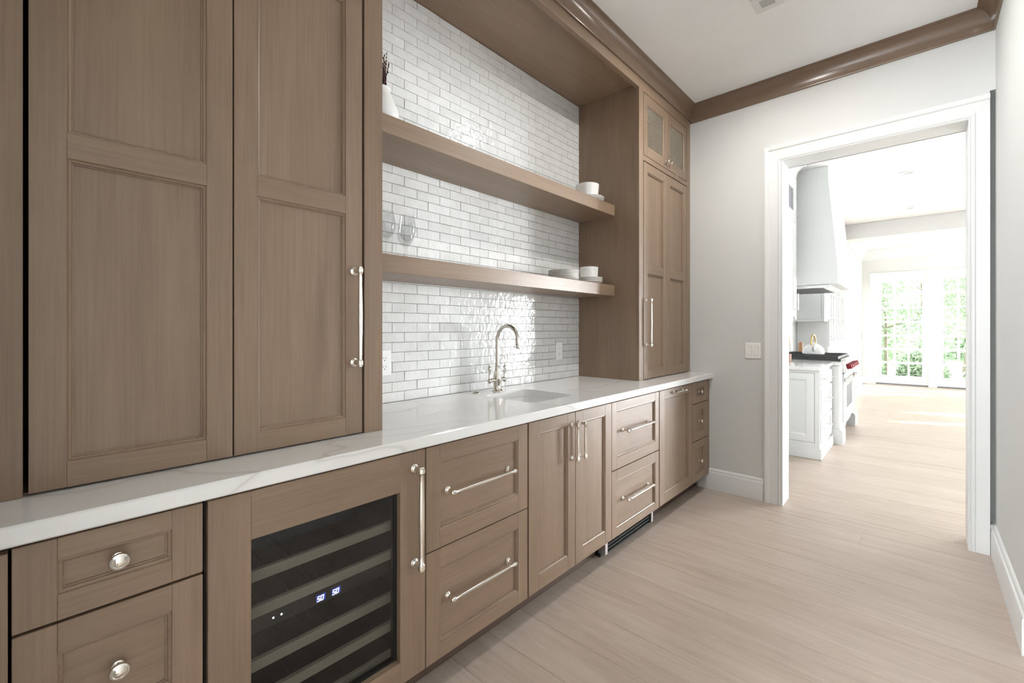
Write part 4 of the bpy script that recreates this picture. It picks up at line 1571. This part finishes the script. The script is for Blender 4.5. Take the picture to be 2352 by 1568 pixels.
p = (-1.245, 7.42, 0.8955)
o = MB().lathe(p, (0, 0, 1), [(0, 0), (0.030, 0), (0.030, 0.16), (0.027, 0.164), (0.012, 0.166), (0.010, 0.178), (0, 0.18)], 24).build('pepper_mill', 'board', None, p, True)
tag(o, 'brown wooden cylinder mill behind the white kettle', 'mill')
p = (-1.080, 5.72, 0.8955)
o = MB().lathe(p, (0, 0, 1), [(0, 0), (0.026, 0), (0.030, 0.006), (0.031, 0.085), (0.028, 0.085), (0.026, 0.02), (0, 0.012)], 24).build('cup', 'terracotta', None, p, True)
tag(o, 'small pink clay cup on the kitchen counter', 'cup')
p = (-1.335, 6.98, 1.10)
o = MB().lathe(p, (1, 0, 0.05), [(0, 0), (0.105, 0), (0.11, 0.008), (0.105, 0.016), (0, 0.016)], 32).build('round_board', 'board', None, p, True)
tag(o, 'round wooden board against the kitchen backsplash', 'board')

for x, y_, lab in ((-0.093, 6.82, 'recessed square light in the kitchen ceiling nearer the doorway'), (-0.101, 8.84, 'recessed square light in the kitchen ceiling near the beam')):
    ceiling_light(x, y_, ZC, lab, 0.075, 0.036)

# ------------------------------------------------------------------ garden
g = MB().box(-40, 40, YE + 0.14, 70, -0.4, -0.30)
struct('ground', g, 'grass', 'lawn outside the garden doors')
struct('patio', MB().box(-3, 6, YE + 0.14, 16.0, -0.30, -0.06), 'stone', 'pale stone terrace outside')


def tree(x, y_, h, cr, nleaf, mat, label, seed, low=0.6):
    r = random.Random(seed)
    org = (x, y_, -0.3)
    t = thing('garden_tree', org, label, 'tree', 'trees behind the terrace')
    mb = MB()
    tips = []
    top = Vector((x + r.uniform(-.2, .2), y_, h * 0.8))
    base = Vector((x, y_, -0.3))
    mb.tube([base, base.lerp(top, 0.4) + Vector((r.uniform(-.1, .1), 0, 0)), top], [0.05, 0.035, 0.012], 8)
    for i in range(16):
        f_ = r.uniform(0.12, 0.95)
        s_ = base.lerp(top, f_)
        a = r.uniform(0, 6.283)
        ln = cr * r.uniform(0.6, 1.0)
        e = s_ + Vector((math.cos(a) * ln, math.sin(a) * ln, r.uniform(-0.1, 0.6)))
        mb.tube([s_, s_.lerp(e, 0.5) + Vector((0, 0, 0.1)), e], [0.025, 0.016, 0.006], 5)
        tips.append((s_, e))
    mb.build('trunk', 'bark', t, org)
    lf = MB()
    for i in range(nleaf):
        s_, e = r.choice(tips)
        c = s_.lerp(e, r.uniform(0.3, 1.1)) + Vector((r.gauss(0, .25), r.gauss(0, .25), r.gauss(0, .22)))
        u = Vector((r.gauss(0, 1), r.gauss(0, 1), r.gauss(0, 1))).normalized()
        w_ = u.orthogonal().normalized()
        L_, B_ = r.uniform(0.05, 0.09), r.uniform(0.018, 0.032)
        lf.add([c - u * L_, c + w_ * B_, c + u * L_, c - w_ * B_], [(0, 1, 2, 3)])
    tag(lf.build('foliage', mat, t, org, False, False), None, None, None, 'stuff')


tree(-0.75, 17.4, 5.0, 1.35, 9000, 'leaf', 'leafy green tree behind the first garden door', 1)
tree(1.15, 22.2, 5.6, 1.35, 9000, 'leaf2', 'pale green tree behind the second garden door', 2)
tree(-3.9, 20.6, 5.6, 1.3, 6000, 'leaf2', 'tall tree left of the garden doors', 3)
tree(4.3, 18.0, 5.2, 1.3, 6000, 'leaf', 'tree behind the third garden door', 4)
tree(0.0, 27.6, 7.0, 1.9, 9000, 'leaf', 'tree furthest back in the garden', 5)


def shrub(x, y_, r0, h, n, mat, label, seed):
    r = random.Random(seed)
    org = (x, y_, -0.3)
    t = thing('garden_shrub', org, label, 'shrub', 'shrubs along the terrace')
    st = MB()
    for i in range(9):
        a_ = r.uniform(0, 6.283)
        st.tube([(x, y_, -0.3), (x + 0.5 * r0 * math.cos(a_), y_ + 0.5 * r0 * math.sin(a_), -0.3 + h * r.uniform(0.5, 0.9))], [0.02, 0.006], 5)
    tag(st.build('stems', 'bark', t, org), None, None, None, 'stuff')
    lf = MB()
    for i in range(n):
        u = Vector((r.gauss(0, 1), r.gauss(0, 1), abs(r.gauss(0, 1)))).normalized()
        q = r.uniform(0.45, 1.0)
        c = Vector((x + u.x * r0 * q, y_ + u.y * r0 * q, -0.3 + u.z * h * q))
        d_ = Vector((r.gauss(0, 1), r.gauss(0, 1), r.gauss(0, 1))).normalized()
        w_ = d_.orthogonal().normalized()
        L_, B_ = r.uniform(0.04, 0.08) * (1 + 0.3 * r0), r.uniform(0.015, 0.03) * (1 + 0.3 * r0)
        lf.add([c - d_ * L_, c + w_ * B_, c + d_ * L_, c - w_ * B_], [(0, 1, 2, 3)])
    tag(lf.build('foliage', mat, t, org, False, False), None, None, None, 'stuff')


shrub(-1.3, 16.6, 0.62, 1.15, 3500, 'leaf', 'round shrub at the left of the terrace', 21)
shrub(0.05, 16.7, 0.60, 1.0, 3500, 'leaf', 'round shrub in front of the garden trees', 22)
shrub(1.45, 16.6, 0.62, 1.1, 3500, 'leaf2', 'pale shrub at the right of the terrace', 23)
shrub(-3.6, 33.0, 2.9, 7.5, 20000, 'leaf2', 'huge leafy bush at the left end of the garden', 31)
shrub(3.0, 33.0, 2.9, 7.5, 20000, 'leaf', 'huge leafy bush at the right end of the garden', 32)
